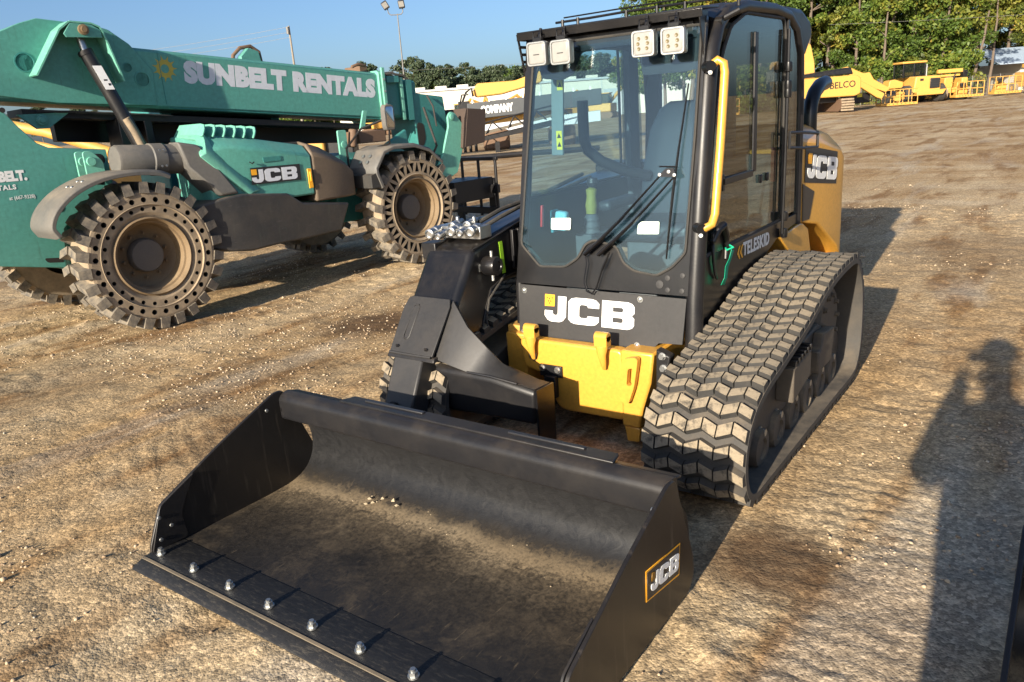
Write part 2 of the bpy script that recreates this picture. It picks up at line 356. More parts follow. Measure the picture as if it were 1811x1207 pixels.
def frame(me, o, x, y):
    x = Vector(x).normalized(); y = Vector(y); y = (y - x * y.dot(x)).normalized(); z = x.cross(y)
    me.transform(Matrix(((x.x, y.x, z.x, o[0]), (x.y, y.y, z.y, o[1]), (x.z, y.z, z.z, o[2]), (0, 0, 0, 1)))); return me
def flat(name, loops, o, x, y, mat, parent, ext=.001, scale=(1, 1), bevel=0):
    """filled 2-D outline (even-odd holes) placed in the plane o, x, y and given a thickness"""
    cu = bpy.data.curves.new(name, 'CURVE'); cu.dimensions = '2D'; cu.fill_mode = 'BOTH'; cu.extrude = ext
    for lp in loops:
        sp = cu.splines.new('POLY'); sp.points.add(len(lp) - 1); sp.use_cyclic_u = True
        for p, q in zip(sp.points, lp): p.co = (q[0] * scale[0], q[1] * scale[1], 0, 1)
    me = frame(curve_mesh(cu), o, x, y); me.materials.clear(); me.materials.append(mat); me.name = name
    return link(name, me, parent, bevel)
def text(name, body, o, x, y, mat, parent, size, sx=1, bold=0, ext=.001, space=1, align='LEFT'):
    cu = bpy.data.curves.new(name, 'FONT'); cu.body = body; cu.size = size; cu.offset = bold; cu.extrude = ext; cu.space_character = space; cu.align_x = align
    cu.resolution_u = 3
    me = curve_mesh(cu); me.transform(Matrix.Diagonal((sx, 1, 1, 1))); frame(me, o, x, y); me.materials.clear(); me.materials.append(mat); me.name = name
    return link(name, me, parent)
J_ = [(.62, 1), (1, 1), (1, .22), (.86, .06), (.7, 0), (.3, 0), (.14, .06), (0, .22), (0, .42), (.38, .42), (.38, .32), (.46, .26), (.56, .26), (.62, .32)]
C_ = [(1, .72), (1, .84), (.9, .96), (.76, 1), (.24, 1), (.1, .96), (0, .84), (0, .16), (.1, .04), (.24, 0), (.76, 0), (.9, .04), (1, .16), (1, .34), (.64, .34), (.64, .29), (.58, .25), (.42, .25), (.36, .3), (.36, .7), (.42, .75), (.58, .75), (.64, .71), (.64, .66), (1, .66)]
B_ = [(0, 0), (.8, 0), (.94, .06), (1, .16), (1, .42), (.92, .51), (1, .6), (1, .84), (.93, .95), (.8, 1), (0, 1)]
BH1 = [(.34, .22), (.34, .40), (.62, .40), (.66, .36), (.66, .26), (.62, .22)]
BH2 = [(.34, .61), (.34, .78), (.62, .78), (.66, .74), (.66, .65), (.62, .61)]
def jcb(parent, o, x, y, wd, ht, mat, tab=None, ext=.001):
    tab = tab or ORANGE
    x = Vector(x).normalized(); y = Vector(y).normalized(); o = Vector(o)
    u = wd / 3.15
    L = []
    for k, (lp, w_) in enumerate((([J_], 1.0), ([C_], 1.0), ([B_, BH1, BH2], 1.0))):
        ox = (0, .87, 2.05)[k] * u * 1.02; ww = (.80, 1.10, 1.10)[k] * u
        L += [[(ox + p[0] * ww, p[1] * ht) for p in q] for q in lp]
    flat('lettering', L, o, x, y, mat, parent, ext)
    if tab:
        flat('lettering_tab', [[(0, ht * .60), (u * .36, ht * .60), (u * .36, ht * 1.04), (0, ht * 1.04)]], o, x, y, tab, parent, ext)
def bolt(mb, p, ax, r=.012, h=.012, n=6, mi=0):
    p = Vector(p); ax = Vector(ax).normalized(); mb.cyl(p, p + ax * h * .25, r * 1.35, n=12, mi=mi); mb.cyl(p + ax * h * .25, p + ax * h, r, n=n, mi=mi)

# ================================================================ GROUND (one sheet to the horizon)
def axis_coords(a, b, step, far):
    c = list(np.arange(a, b, step)); g = step; p = b; up = []
    while p < far: up.append(p); g *= 1.16; p += g
    g = step; p = a; dn = []
    while p > -far: g *= 1.16; p -= g; dn.append(p)
    return np.array(dn[::-1] + c + up)
def vnoise(x, y, s, seed):
    r = np.random.default_rng(seed).random((256, 256)); X = x * s + 500.3; Y = y * s + 500.7
    xi = np.floor(X).astype(int); yi = np.floor(Y).astype(int); fx = X - xi; fy = Y - yi; fx = fx * fx * (3 - 2 * fx); fy = fy * fy * (3 - 2 * fy)
    g = lambda i, j: r[i & 255, j & 255]
    return (g(xi, yi) * (1 - fx) + g(xi + 1, yi) * fx) * (1 - fy) + (g(xi, yi + 1) * (1 - fx) + g(xi + 1, yi + 1) * fx) * fy - .5
def ground_h(x, y):
    near = np.exp(-((x + 1.5) ** 2 + (y - 0) ** 2) / 900.)
    h = .022 * vnoise(x, y, .9, 1) + .016 * vnoise(x, y, 3.1, 2) + .012 * vnoise(x, y, 8, 3) + .006 * vnoise(x, y, 19, 4)
    # long shallow wheel ruts that run across the yard, and printed rows of track bars at the right
    t = x * .98 + y * .17
    h = h + .030 * np.tanh(3.2 * vnoise(t * 2.4, y * .22, 1, 5)) * np.clip((.4 - x) / .8, 0, 1) + .012 * vnoise(x * 4, y * .3, 1, 6) * (x > 0)
    h = h + .014 * np.maximum(0, vnoise(x, y, 11, 31) - .12) * np.clip(vnoise(x, y, .7, 32) * 5, 0, 1) * 3
    lane = np.clip(1.2 - np.abs(x - 1.33 + .06 * y) * 2.6, 0, 1) * np.clip((.6 - y) / .6, 0, 1) * np.clip(.55 + 2.2 * vnoise(x, y, 1.6, 33), 0, 1)
    zz = np.abs(((x * 7.4) % 1) - .5) * .05
    h = h + .0032 * lane * np.tanh(2.2 * np.sin(2 * pi * (y + zz + .10 * vnoise(x, y, 2.0, 35)) / .088))
    lane2 = np.clip(1.1 - np.abs(x + 2.35 + .16 * y) * 2.2, 0, 1) * np.clip(.4 + 2.5 * vnoise(x, y, 1.3, 34), 0, 1)
    h = h + .0028 * lane2 * np.tanh(2 * np.sin(2 * pi * (t * .5 + y * .9 + .12 * vnoise(x, y, 2.0, 36)) / .11))
    h = h * near + (1 - near) * .12 * vnoise(x, y, .13, 8)
    return h - .012
def make_ground():
    xs = axis_coords(-8.5, 4.2, .021, 900); ys = axis_coords(-4.4, 7.5, .021, 900)
    X, Y = np.meshgrid(xs, ys); X = X.ravel().astype(np.float32); Y = Y.ravel().astype(np.float32)
    Zv = ground_h(X, Y).astype(np.float32); nx, ny = len(xs), len(ys)
    me = bpy.data.meshes.new('ground'); me.vertices.add(nx * ny); me.vertices.foreach_set('co', np.stack([X, Y, Zv], 1).ravel())
    i = np.arange(nx - 1)[None, :] + (np.arange(ny - 1) * nx)[:, None]; i = i.ravel()
    q = np.stack([i, i + 1, i + nx + 1, i + nx], 1).ravel()
    me.loops.add(len(q)); me.loops.foreach_set('vertex_index', q); n = len(i); me.polygons.add(n)
    me.polygons.foreach_set('loop_start', np.arange(n) * 4); me.polygons.foreach_set('loop_total', np.full(n, 4)); me.polygons.foreach_set('use_smooth', np.ones(n, bool))
    me.update(); me.validate(); me.materials.append(GROUND); o = link('ground', me); o['kind'] = 'structure'
make_ground()
def scatter_stones():
    ph = (1 + 5 ** .5) / 2
    ico = np.array([(-1, ph, 0), (1, ph, 0), (-1, -ph, 0), (1, -ph, 0), (0, -1, ph), (0, 1, ph), (0, -1, -ph), (0, 1, -ph), (ph, 0, -1), (ph, 0, 1), (-ph, 0, -1), (-ph, 0, 1)]) / 1.9
    fc = np.array([(0, 11, 5), (0, 5, 1), (0, 1, 7), (0, 7, 10), (0, 10, 11), (1, 5, 9), (5, 11, 4), (11, 10, 2), (10, 7, 6), (7, 1, 8), (3, 9, 4), (3, 4, 2), (3, 2, 6), (3, 6, 8), (3, 8, 9), (4, 9, 5), (2, 4, 11), (6, 2, 10), (8, 6, 7), (9, 8, 1)])
    N = 90000
    # density falls off away from the photographer's spot
    rad = .8 + 14 * rng.random(N) ** 1.25; ang = rng.random(N) * pi * 1.15 + .05
    x = 1.9 + rad * np.cos(ang); y = -4.2 + rad * np.sin(ang)
    dens = vnoise(x, y, .8, 21) + vnoise(x, y, 2.7, 22) * .8 + .1
    patch = np.exp(-(((x + 3.3) / 1.5) ** 2 + ((y + 1.0) / 1.0) ** 2)) + .8 * np.exp(-(((x + 3.4) / .8) ** 2 + ((y - .9) / 1.6) ** 2)) + .3 * np.exp(-(((x - .9) / .9) ** 2 + ((y + 3.2) / .6) ** 2))
    dens = dens * 1.2 - .24 - .48 * np.clip((x + 1.0) / 1.5, 0, 1) + .55 * patch
    keep = (dens + rng.random(N) * .45 > .30) & ~((np.abs(x) < 1.0) & (y > -2.95) & (y < -1.95)); x, y = x[keep], y[keep]; N = len(x)
    sz = .0028 + .0055 * rng.random(N) ** 2 + (rng.random(N) < .03) * .007 * rng.random(N) + (rng.random(N) < .0012) * .014
    sz *= 1 + .035 * np.hypot(x - 1.9, y + 4.2)
    j = 1 + (rng.random((N, 12, 3)) - .5) * .55; sc3 = .65 + .7 * rng.random((N, 1, 3)); sc3[:, :, 2] *= .75
    a = rng.random(N) * 2 * pi; v = ico[None] * j * sc3 * sz[:, None, None]
    c, s_ = np.cos(a)[:, None], np.sin(a)[:, None]
    vx = v[:, :, 0] * c - v[:, :, 1] * s_ + x[:, None]; vy = v[:, :, 0] * s_ + v[:, :, 1] * c + y[:, None]; vz = v[:, :, 2] + (ground_h(x, y) + sz * .25)[:, None]
    co = np.stack([vx, vy, vz], 2).reshape(-1, 3); F = (fc[None] + (np.arange(N) * 12)[:, None, None]).reshape(-1, 3)
    me = bpy.data.meshes.new('gravel'); me.vertices.add(len(co)); me.vertices.foreach_set('co', co.ravel()); me.loops.add(F.size); me.loops.foreach_set('vertex_index', F.ravel())
    me.polygons.add(len(F)); me.polygons.foreach_set('loop_start', np.arange(len(F)) * 3); me.polygons.foreach_set('loop_total', np.full(len(F), 3)); me.update(); me.validate()
    at = me.attributes.new('tint', 'FLOAT', 'POINT'); at.data.foreach_set('value', np.repeat(rng.random(N), 12).astype(np.float32))
    me.materials.append(STONE); o = link('gravel', me); o['kind'] = 'stuff'; tag(o, 'loose pale gravel scattered over the brown dirt yard', 'gravel')
scatter_stones()

# ================================================================ TRACK LOADER (black and yellow, in front)
L = thing('track_loader', 'black and yellow tracked loader with cab and front bucket', 'track loader', (0, 0, 0))
# ---- rubber tracks
prof = [(.30, .745), (-.15, .715), (-.58, .60), (-.93, .53), (-1.20, .475), (-1.335, .40), (-1.395, .30), (-1.405, .20), (-1.37, .10), (-1.29, .05), (-1.16, .044), (-.6, .044), (0, .044), (.38, .044), (.50, .085), (.565, .20), (.57, .38), (.53, .55), (.44, .68)]
def resample(poly, step):
    P = [Vector(p) for p in poly]; n = len(P); D = []
    for i in range(n):   # Catmull-Rom, then even arc-length steps
        a, b, c, d = P[i - 1], P[i], P[(i + 1) % n], P[(i + 2) % n]
        for t in range(12):
            t /= 12; D.append(.5 * (2 * b + (c - a) * t + (2 * a - 5 * b + 4 * c - d) * t * t + (3 * b - a - 3 * c + d) * t ** 3))
    seg = [(D[(i + 1) % len(D)] - D[i]).length for i in range(len(D))]; tot = sum(seg); m = round(tot / step); st = tot / m; out = []; acc = 0; i = 0
    for k in range(m):
        while acc + seg[i] < k * st: acc += seg[i]; i += 1
        out.append(D[i].lerp(D[(i + 1) % len(D)], (k * st - acc) / seg[i]))
    return out
XI, XO = .546, 1.0; TW = XO - XI
belt = resample(prof, .03); nb = len(belt)
def tangents(P): return [(P[(i + 1) % len(P)] - P[i - 1]).normalized() for i in range(len(P))]
bt = tangents(belt)
def lug_mesh():
    mb = MB(); nseg = 7; amp = .0125; h = .030; hw = .0275
    xs = [-TW / 2 + TW * i / nseg for i in range(nseg + 1)]
    off = [amp * (1 if i % 2 else -1) for i in range(nseg + 1)]
    for k in range(nseg):
        g = .0035; X = [xs[k] + g, xs[k + 1] - g]; O = [off[k], off[k + 1]]; j0, j1, jh = random.uniform(-.003, .003), random.uniform(-.003, .003), random.uniform(-.003, .002)
        top = [(X[0], O[0] - hw * .86 + j0, h + jh), (X[1], O[1] - hw * .86 + j0, h + jh), (X[1], O[1] + hw * .86 + j1, h + jh), (X[0], O[0] + hw * .86 + j1, h + jh)]
        bot = [(X[0] - .002, O[0] - hw * 1.12, 0), (X[1] + .002, O[1] - hw * 1.12, 0), (X[1] + .002, O[1] + hw * 1.12, 0), (X[0] - .002, O[0] + hw * 1.12, 0)]
        mb.add(top + bot, [(0, 1, 2, 3)], 0)
        mb.add(top + bot, [(i, (i + 1) % 4, (i + 1) % 4 + 4, i + 4) for i in range(4)], 1)
    return mb.mesh('track_lug', [LUGTOP, RUB], 0)
lugs_me = [lug_mesh() for _ in range(3)]
lugpos = resample(prof, .083); lt = tangents(lugpos)
track = None
for sgn in (1, -1):
    mb = MB(); vs = []
    for p, t in zip(belt, bt):
        nrm = Vector((-t.y, t.x)) * -1     # outward
        for (x, d) in ((-TW / 2, -.016), (-TW / 2, .013), (TW / 2, .013), (TW / 2, -.016)):
            q = p + nrm * d; vs.append((x, q.x, q.y))
    fs = [(i * 4 + k, i * 4 + (k + 1) % 4, ((i + 1) % nb) * 4 + (k + 1) % 4, ((i + 1) % nb) * 4 + k) for i in range(nb) for k in range(4)]
    mb.add(vs, fs)
    # inner drive teeth
    tr = mb.build('rubber_track', [BELT], L); tr.location = (sgn * (XI + XO) / 2 - (.03 if sgn < 0 else 0), 0, 0)
    mbt = MB()
    for i in range(0, nb, 4):
        p, t = belt[i], bt[i]; nrm = Vector((-t.y, t.x)); q = p + nrm * .035
        R = Matrix(((1, 0, 0), (0, t.x, nrm.x), (0, t.y, nrm.y)))
        mbt.box((.0, q.x, q.y), (.05, .045, .06), R=R)
    o = mbt.build('drive_teeth', [RUB], tr); o['kind'] = 'stuff'
    for i, (p, t) in enumerate(zip(lugpos, lt)):
        nrm = Vector((-t.y, t.x)) * -1; q = p + nrm * .010
        o = link('track_lug', lugs_me[i % 3], tr)
        o.matrix_local = Matrix(((1, 0, 0, 0), (0, t.x, nrm.x, q.x), (0, t.y, nrm.y, q.y), (0, 0, 0, 1)))
# ---- undercarriage inside each track
for sgn in (1, -1):
    def X(v): return sgn * v
    mb = MB(); mb.prism([(-1.15, .16), (-1.05, .33), (-.80, .40), (-.66, .46), (-.46, .47), (-.40, .43), (-.02, .46), (.10, .40), (.24, .30), (.24, .22), (-.1, .20)], 0, X(.60), X(.90))
    fr = mb.build('undercarriage_frame', [paint('muddy_track_frame', (.07, .058, .045), .65, dust=.9, dcol=(.32, .245, .15), scale=7) if sgn > 0 else MATS['muddy_track_frame']], L, .008)
    mb = MB(); mb.prism([(-.74, .27), (-.46, .33), (-.46, .46), (-.74, .44)], 0, X(.90), X(.985))
    mb.build('step_block', [MATS['muddy_track_frame']], fr, .006)
    mb = MB()
    for k in range(6): mb.box((X(.94), -.72 + k * .048, .462 + k * .0028), (.10, .016, .03))
    mb.build('step_tread', [BLACKM], fr, .003)
    mb = MB(); mb.prism([(-.20, .24), (.06, .24), (.10, .42), (-.12, .44), (-.16, .36), (-.20, .36)], 0, X(.90), X(.955)); mb.build('side_bracket', [MATS['muddy_track_frame']], fr, .008)
    for k, y in enumerate((-.98, -.74, -.50, -.26, -.02, .22)):
        mb = MB(); mb.lathe([(0, -.13), (.088, -.12), (.095, -.1), (.095, .1), (.088, .125), (.05, .128), (.045, .115), (.0, .115)], (X(.80), y, .128), (sgn, 0, 0), 24); mb.build('track_roller', [MATS['muddy_track_frame']], fr)
        mb = MB(); bolt(mb, (X(.90), y + .02, .20), (sgn, 0, 0), .018, .03); mb.build('roller_bolt', [ZINC], fr)
    mb = MB(); mb.lathe([(0, -.10), (.215, -.10), (.225, -.08), (.225, .08), (.215, .1), (.19, .1), (.17, .05), (.08, .05), (.07, .09), (0, .09)], (X(.775), -1.135, .255), (sgn, 0, 0), 32); mb.build('idler_wheel', [MATS['muddy_track_frame']], fr)
    mb = MB(); mb.lathe([(0, -.08), (.26, -.08), (.27, -.05), (.27, .05), (.26, .08), (.2, .08), (.18, .12), (0, .12)], (X(.775), .215, .42), (sgn, 0, 0), 32)
    for k in range(10):
        a = k * pi / 5; bolt(mb, (X(.775 + .12), .215 + .14 * math.cos(a), .42 + .14 * math.sin(a)), (sgn, 0, 0), .013, .02)
    mb.build('drive_sprocket', [MATS['muddy_track_frame']], fr)
    mb = MB(); mb.lathe([(0, -.1), (.13, -.1), (.14, -.08), (.14, .08), (.13, .1), (0, .1)], (X(.775), .42, .165), (sgn, 0, 0), 24); mb.build('idler_wheel', [MATS['muddy_track_frame']], fr)

# ---- chassis
mb = MB()
sec = lambda y, x0, x1, z0, z1, c: [(x0 + c, y, z0), (x1 - c, y, z0), (x1, y, z0 + c), (x1, y, z1), (x0, y, z1), (x0, y, z0 + c)]
mb.prism([(-.40, .455), (-.40, .30), (.20, .13), (.20, .455)], 1, -.86, .9)
mb.prism(rounded([(-.42, .495), (-.40, .33), (-.22, .29), (-.215, .155), (-.165, .115), (.205, .118), (.205, .495)], .035, 4), 1, -.945, -.87)
ch = mb.build('chassis', [YEL], L, .022, seg=4)
mb = MB(); mb.prism([(.203, .10), (.30, .10), (.318, .20), (.365, .35), (.385, .505), (.203, .505)], 1, -.965, .6)
fl = mb.build('chassis_leg', [YEL], L, .012)
mb = MB(); mb.prism([(.225, .015), (.29, .02), (.30, .098), (.21, .098)], 1, -.955, -.9); mb.build('chassis_toe', [YEL], L, .006)
flat('tow_eye', [rounded([(.215, .26), (.235, .475), (.325, .495), (.30, .34), (.262, .235)], .03), rounded([(.258, .34), (.268, .43), (.295, .435), (.288, .345)], .014)], (0, -.995, 0), (1, 0, 0), (0, 0, 1), YEL, L, .016, bevel=.005)
mb = MB(); mb.prism([(.388, .28), (.43, .30), (.47, .50), (.395, .53)], 1, -.96, -.90)
sp_ = mb.build('guide_bracket', [BLACKM], L, .008)
for (x, z) in ((.41, .50), (.415, .44), (.405, .36)):
    mb = MB(); bolt(mb, (x + .02, -.96, z), (0, -1, 0), .014, .022); mb.build('guide_bolt', [STEEL], L)
mb = MB(); mb.prism([(-.415, .10), (-.545, .14), (-.545, .50), (-.415, .50)], 1, -.90, .6); mb.build('chassis_leg', [YEL], L, .01)
mb = MB(); mb.box((0, -.3, .56), (1.04, 1.0, .06)); mb.box((-.52, -.2, .47), (.09, 1.3, .12)); mb.build('chassis_deck', [YELB], L, .008)
mb = MB(); mb.prism([(-.29, .30), (-.15, .30), (-.15, .365), (-.29, .365)], 1, -.958, -.945); mb.box((-.215, -.965, .25), (.07, .035, .12)); o = mb.build('stop_bracket', [BLACKM], L, .004)
for x in (-.27, -.175):
    mb = MB(); bolt(mb, (x, -.958, .345), (0, -1, 0), .014, .014); mb.build('bracket_bolt', [STEEL], L)
mb = MB(); bolt(mb, (-.335, -.945, .40), (0, -1, 0), .02, .012, 16); mb.build('bracket_bolt', [STEEL], L)
# hold-down hooks over the front plate
for x in (-.318, .112):
    mb = MB(); mb.tube([(x, -.965, .39), (x + .006, -.985, .43), (x + .002, -.99, .47), (x, -.985, .52)], [.010, .016, .022, .034], 12, flat=.6)
    mb.box((x, -.975, .545), (.072, .05, .055)); mb.tube([(x - .036, -.975, .565), (x + .036, -.975, .565)], .026, 14)
    mb.build('front_hook', [YEL], L, .005)

# ---- cab
def fy(z, off=0): return -.80 + (z - .753) * .1465 - off
FX = Vector((1, 0, 0)); FZ = Vector((0, .1465, 1)).normalized(); KZ = math.sqrt(1 + .1465 ** 2)
def FP(x, z, off=0): return Vector((x, fy(z, off), z))
def fflat(name, loops, mat, off=0, ext=.001, parent=L, bevel=0):   # outline given as (x, world z) on the leaning cab front
    return flat(name, [[(p[0], (p[1] - .753) * KZ) for p in q] for q in loops], (0, -.80 - off, .753), FX, FZ, mat, parent, ext, bevel=bevel)
glass_out = rounded([(-.415, 1.985), (-.476, .974), (-.353, .861), (-.193, .868), (-.117, .916), (-.074, .989), (-.022, 1.012), (.103, .985), (.149, .904), (.207, .869), (.331, .853), (.408, .897), (.474, .968), (.492, 1.5), (.497, 1.985)], .02, 3)
glass_hole = rounded([(-.415, 1.935), (-.462, .98), (-.345, .876), (-.195, .882), (-.127, .922), (-.084, .997), (-.022, 1.022), (.108, .998), (.158, .912), (.212, .883), (.328, .868), (.40, .91), (.460, .975), (.475, 1.5), (.478, 1.935)], .02, 3)
cabf = fflat('cab_frame', [[(-.505, .762), (.515, .762), (.515, 2.02), (-.47, 2.02)], [(p[0] * 1.0, p[1]) for p in glass_hole]], BLACK, 0, .012, bevel=.003)
fflat('windscreen', [glass_out], GLASS, .017, .003)
pth = [FP(p[0], p[1], .019) for p in glass_out]
mb = MB(); mb.tube(pth, .0065, 6, closed=True); mb.build('windscreen_seal', [RUB], L)
fflat('front_plate', [[(-.484, .757), (.492, .751), (.482, .531), (.358, .524), (.314, .477), (.03, .463), (-.277, .473), (-.479, .472)]], PLATE, .012, .006, bevel=.002)
jcb(L, FP(-.314, .574, .0195), FX, FZ, .528, .139, WHITE)
# emblem marks on the little orange square
mb = MB()
for k, (a, b) in enumerate(((-.30, .70), (-.284, .696), (-.268, .70), (-.292, .682), (-.276, .682), (-.284, .671))): mb.box(FP(a, b, .0212), (.007, .001, .008))
mb.build('emblem', [DARKV], L)
fflat('emblem_ground', [[(-.314, .654), (-.252, .656), (-.252, .715), (-.314, .714)]], ORANGE, .0202, .0006)
for (x, z) in ((-.45, .727), (.249, .732), (.243, .503), (-.45, .50)):
    mb = MB(); p = FP(x, z, .018); mb.cyl(p, p + V(0, -.003, 0), .016, n=16); mb.lathe([(.009, 0), (.0085, .006), (.004, .009), (0, .0095)], p + V(0, -.003, 0), (0, -1, .1), 12); mb.build('plate_bolt', [ZINC], L)
for (x, z, r) in ((.348, .811, .021), (.388, .844, .014), (.464, .86, .013), (.465, .787, .013), (.391, .787, .013)):
    mb = MB(); p = FP(x, z, .012); mb.lathe([(r, 0), (r * .95, .004), (0, .005)], p, (0, -1, .14), 18); mb.build('plug', [PLATE], L)
# front corner tubes that bend back into the roof hoops
for sx, n_ in ((1, 'cab_post'), (-1, 'cab_post')):
    x = .515 * sx if sx > 0 else -.478
    path = [(x, -.79, .50), (x, -.775, .75), (x, -.70, 1.25), (x, -.615, 1.75), (x, -.575, 1.88), (x, -.50, 1.985), (x, -.38, 2.05), (x, -.15, 2.085), (x, .30, 2.095), (x, .55, 2.075), (x, .70, 2.01), (x, .79, 1.88), (x, .82, 1.6), (x, .83, .86)]
    if sx < 0: path = [(q[0] - (.03 if q[2] < 1 else 0), q[1], q[2]) for q in path]
    mb = MB(); rr = [.043] * 4 + [.040, .036] + [.032] * 8 if sx > 0 else [.026] * 14; mb.tube(path, rr, 16); mb.build(n_, [BLACKM], L)
# cab side below the glass, then the dark glass door
for sx in (1, -1):
    x0, x1 = (.508, .532) if sx > 0 else (-.532, -.508)
    zt_ = .93 if sx > 0 else 1.20
    mb = MB(); mb.prism([(-.765, .50), (-.44, .575), (-.05, .69), (.30, .80), (.43, .84), (.80, .87), (.80, zt_), (-.73 + (zt_ - .93) * .15, zt_)], 0, x0, x1); mb.build('side_panel', [BLACK], L, .004)
    a, b = (.518, .526) if sx > 0 else (-.526, -.518)
    door = rounded([(-.70 if sx > 0 else -.66, zt_ + .006), (.485, zt_ + .006), (.485, 1.99), (.45, 2.055), (-.15, 2.055), (-.36, 1.985), (-.47, 1.86), (-.56, 1.60)], .03, 3)
    mb = MB(); mb.prism(door, 0, a, b); mb.build('door_glass', [GLASSD if sx > 0 else GLASSL], L)
    mb = MB(); mb.tube([(sx * .528, p[0], p[1]) for p in door], .009, 6, closed=True); mb.build('door_seal', [RUB], L)
    mb = MB(); mb.prism(rounded([(.515, .95), (.79, .95), (.775, 1.6), (.745, 1.88), (.67, 1.98), (.515, 2.045)], .03, 3), 0, a, b); mb.build('rear_quarter_glass', [GLASSD], L)
# sliding pane frame, catches, hinge rod and latch on the glass door
mb = MB(); mb.box((.534, -.02, 1.62), (.014, .045, .70)); mb.box((.534, -.27, 1.265), (.014, .45, .035)); mb.box((.534, -.47, 1.26), (.014, .03, .08)); mb.build('sliding_window_frame', [BLACKM], L, .004)
for y in (.09, .20):
    mb = MB(); mb.box((.534, y, 1.22), (.016, .03, .045)); mb.build('window_catch', [BLACKM], L, .005)
mb = MB(); mb.tube([(.55, .475, 2.0), (.552, .47, 1.78), (.552, .455, 1.2), (.552, .44, .86)], .010, 8)
for z in (1.80, 1.70, 1.66, .96, .86): mb.lathe([(.0, -.03), (.02, -.025), (.022, 0), (.02, .025), (0, .03)], (.556, .465, z), (0, 0, 1), 12)
mb.build('hinge_rod', [BLACK], L)
mb = MB(); mb.box((.535, .50, 1.5), (.018, .022, 1.1)); mb.build('door_post', [BLACK], L, .004)
mb = MB(); mb.tube([(.575, .46, 1.44), (.61, .62, 1.43), (.63, .84, 1.41), (.63, .84, 1.33), (.61, .62, 1.34), (.575, .46, 1.355)], .009, 8, closed=True); mb.build('mirror_bracket', [BLACKM], L)
mb = MB(); mb.tube([(.536, -.60, .99), (.552, -.57, 1.045), (.556, -.52, 1.06), (.552, -.47, 1.0), (.548, -.45, .93), (.552, -.47, .88)], [.014, .02, .022, .02, .014, .010], 10); mb.tube([(.54, -.605, .98), (.545, -.615, .90), (.545, -.59, .83), (.543, -.56, .80)], .008, 8); mb.box((.536, -.545, .985), (.016, .12, .10)); mb.build('door_handle', [BLACK], L, .004)
text('lettering', 'TELESKID', (.5335, -.165, .842), (0, .998, -.025), (0, .02, 1), WHITE, L, .098, .97, .0035, .0006, 1.09)
for k in range(2):
    y = -.255 + k * .04; flat('chevron_mark', [[(y + .03, .905), (y + .048, .905), (y + .022, .870), (y + .048, .833), (y + .03, .833), (y, .869)]], (.5335, 0, 0), (0, 1, 0), (0, 0, 1), ORANGE, L, .0006)
# roof, visor, lamps
mb = MB()
rs = lambda y, z, c: [(-.50, y, z - .05), (-.50, y, z - c), (-.44, y, z), (.46, y, z), (.53, y, z - c), (.53, y, z - .05)]
mb.loft([rs(-.52, 2.035, .03), rs(-.30, 2.10, .045), rs(.10, 2.125, .05), (rs(.55, 2.11, .05)), rs(.76, 1.99, .05)]); mb.build('roof', [BLACKM], L, .006)
mb = MB(); mb.prism([(.55, 2.135), (.90, 2.135), (1.09, 2.075), (1.13, 1.99), (1.0, 1.87), (.80, 1.84)], 0, -.42, .50); mb.build('roof_rear_pod', [BLACKM], L, .03, seg=3)
mb = MB(); mb.plate([(-.475, -.705, 2.045), (.525, -.705, 2.045), (.525, -.50, 2.06), (-.475, -.50, 2.06)], .008); mb.plate([(-.475, -.705, 2.047), (.525, -.705, 2.047), (.525, -.70, 2.012), (-.475, -.70, 2.012)], .006)
mb.prism([(-.705, 2.045), (-.60, 2.045), (-.635, 1.85), (-.65, 1.85)], 0, .505, .512); vis = mb.build('visor', [BLACK], L, .002)
for k in range(5):
    mb = MB(); z = 2.02 - k * .036; mb.box((-.474, -.665 + k * .006, z), (.008, .075 - k * .012, .014)); mb.build('visor_slat', [BLACK], vis)
mb = MB(); mb.plate([(-.474, -.70, 2.045), (-.474, -.69, 2.045), (-.474, -.637, 1.84), (-.474, -.647, 1.84)], .008); mb.build('visor_slat', [BLACK], vis)
mb = MB(); mb.box((.0, -.612, 1.975), (.92, .05, .075)); mb.build('header_panel', [BLACKM], L, .008)
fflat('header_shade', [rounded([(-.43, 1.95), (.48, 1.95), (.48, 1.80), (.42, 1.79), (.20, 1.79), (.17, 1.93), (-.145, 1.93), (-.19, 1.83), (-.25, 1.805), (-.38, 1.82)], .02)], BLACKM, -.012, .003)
mb = MB(); mb.tube([(-.30, -.60, 2.085), (-.10, -.60, 2.085), (.12, -.595, 2.09), (.52, -.58, 2.09)], .006, 8); mb.tube([(-.26, -.585, 2.105), (.54, -.56, 2.115)], .004, 6)
for x in (-.26, -.17, .10, .26, .40): mb.cyl((x, -.60, 2.05), (x, -.60, 2.095), .008, n=8)
mb.build('roof_rail', [BLACK], L)
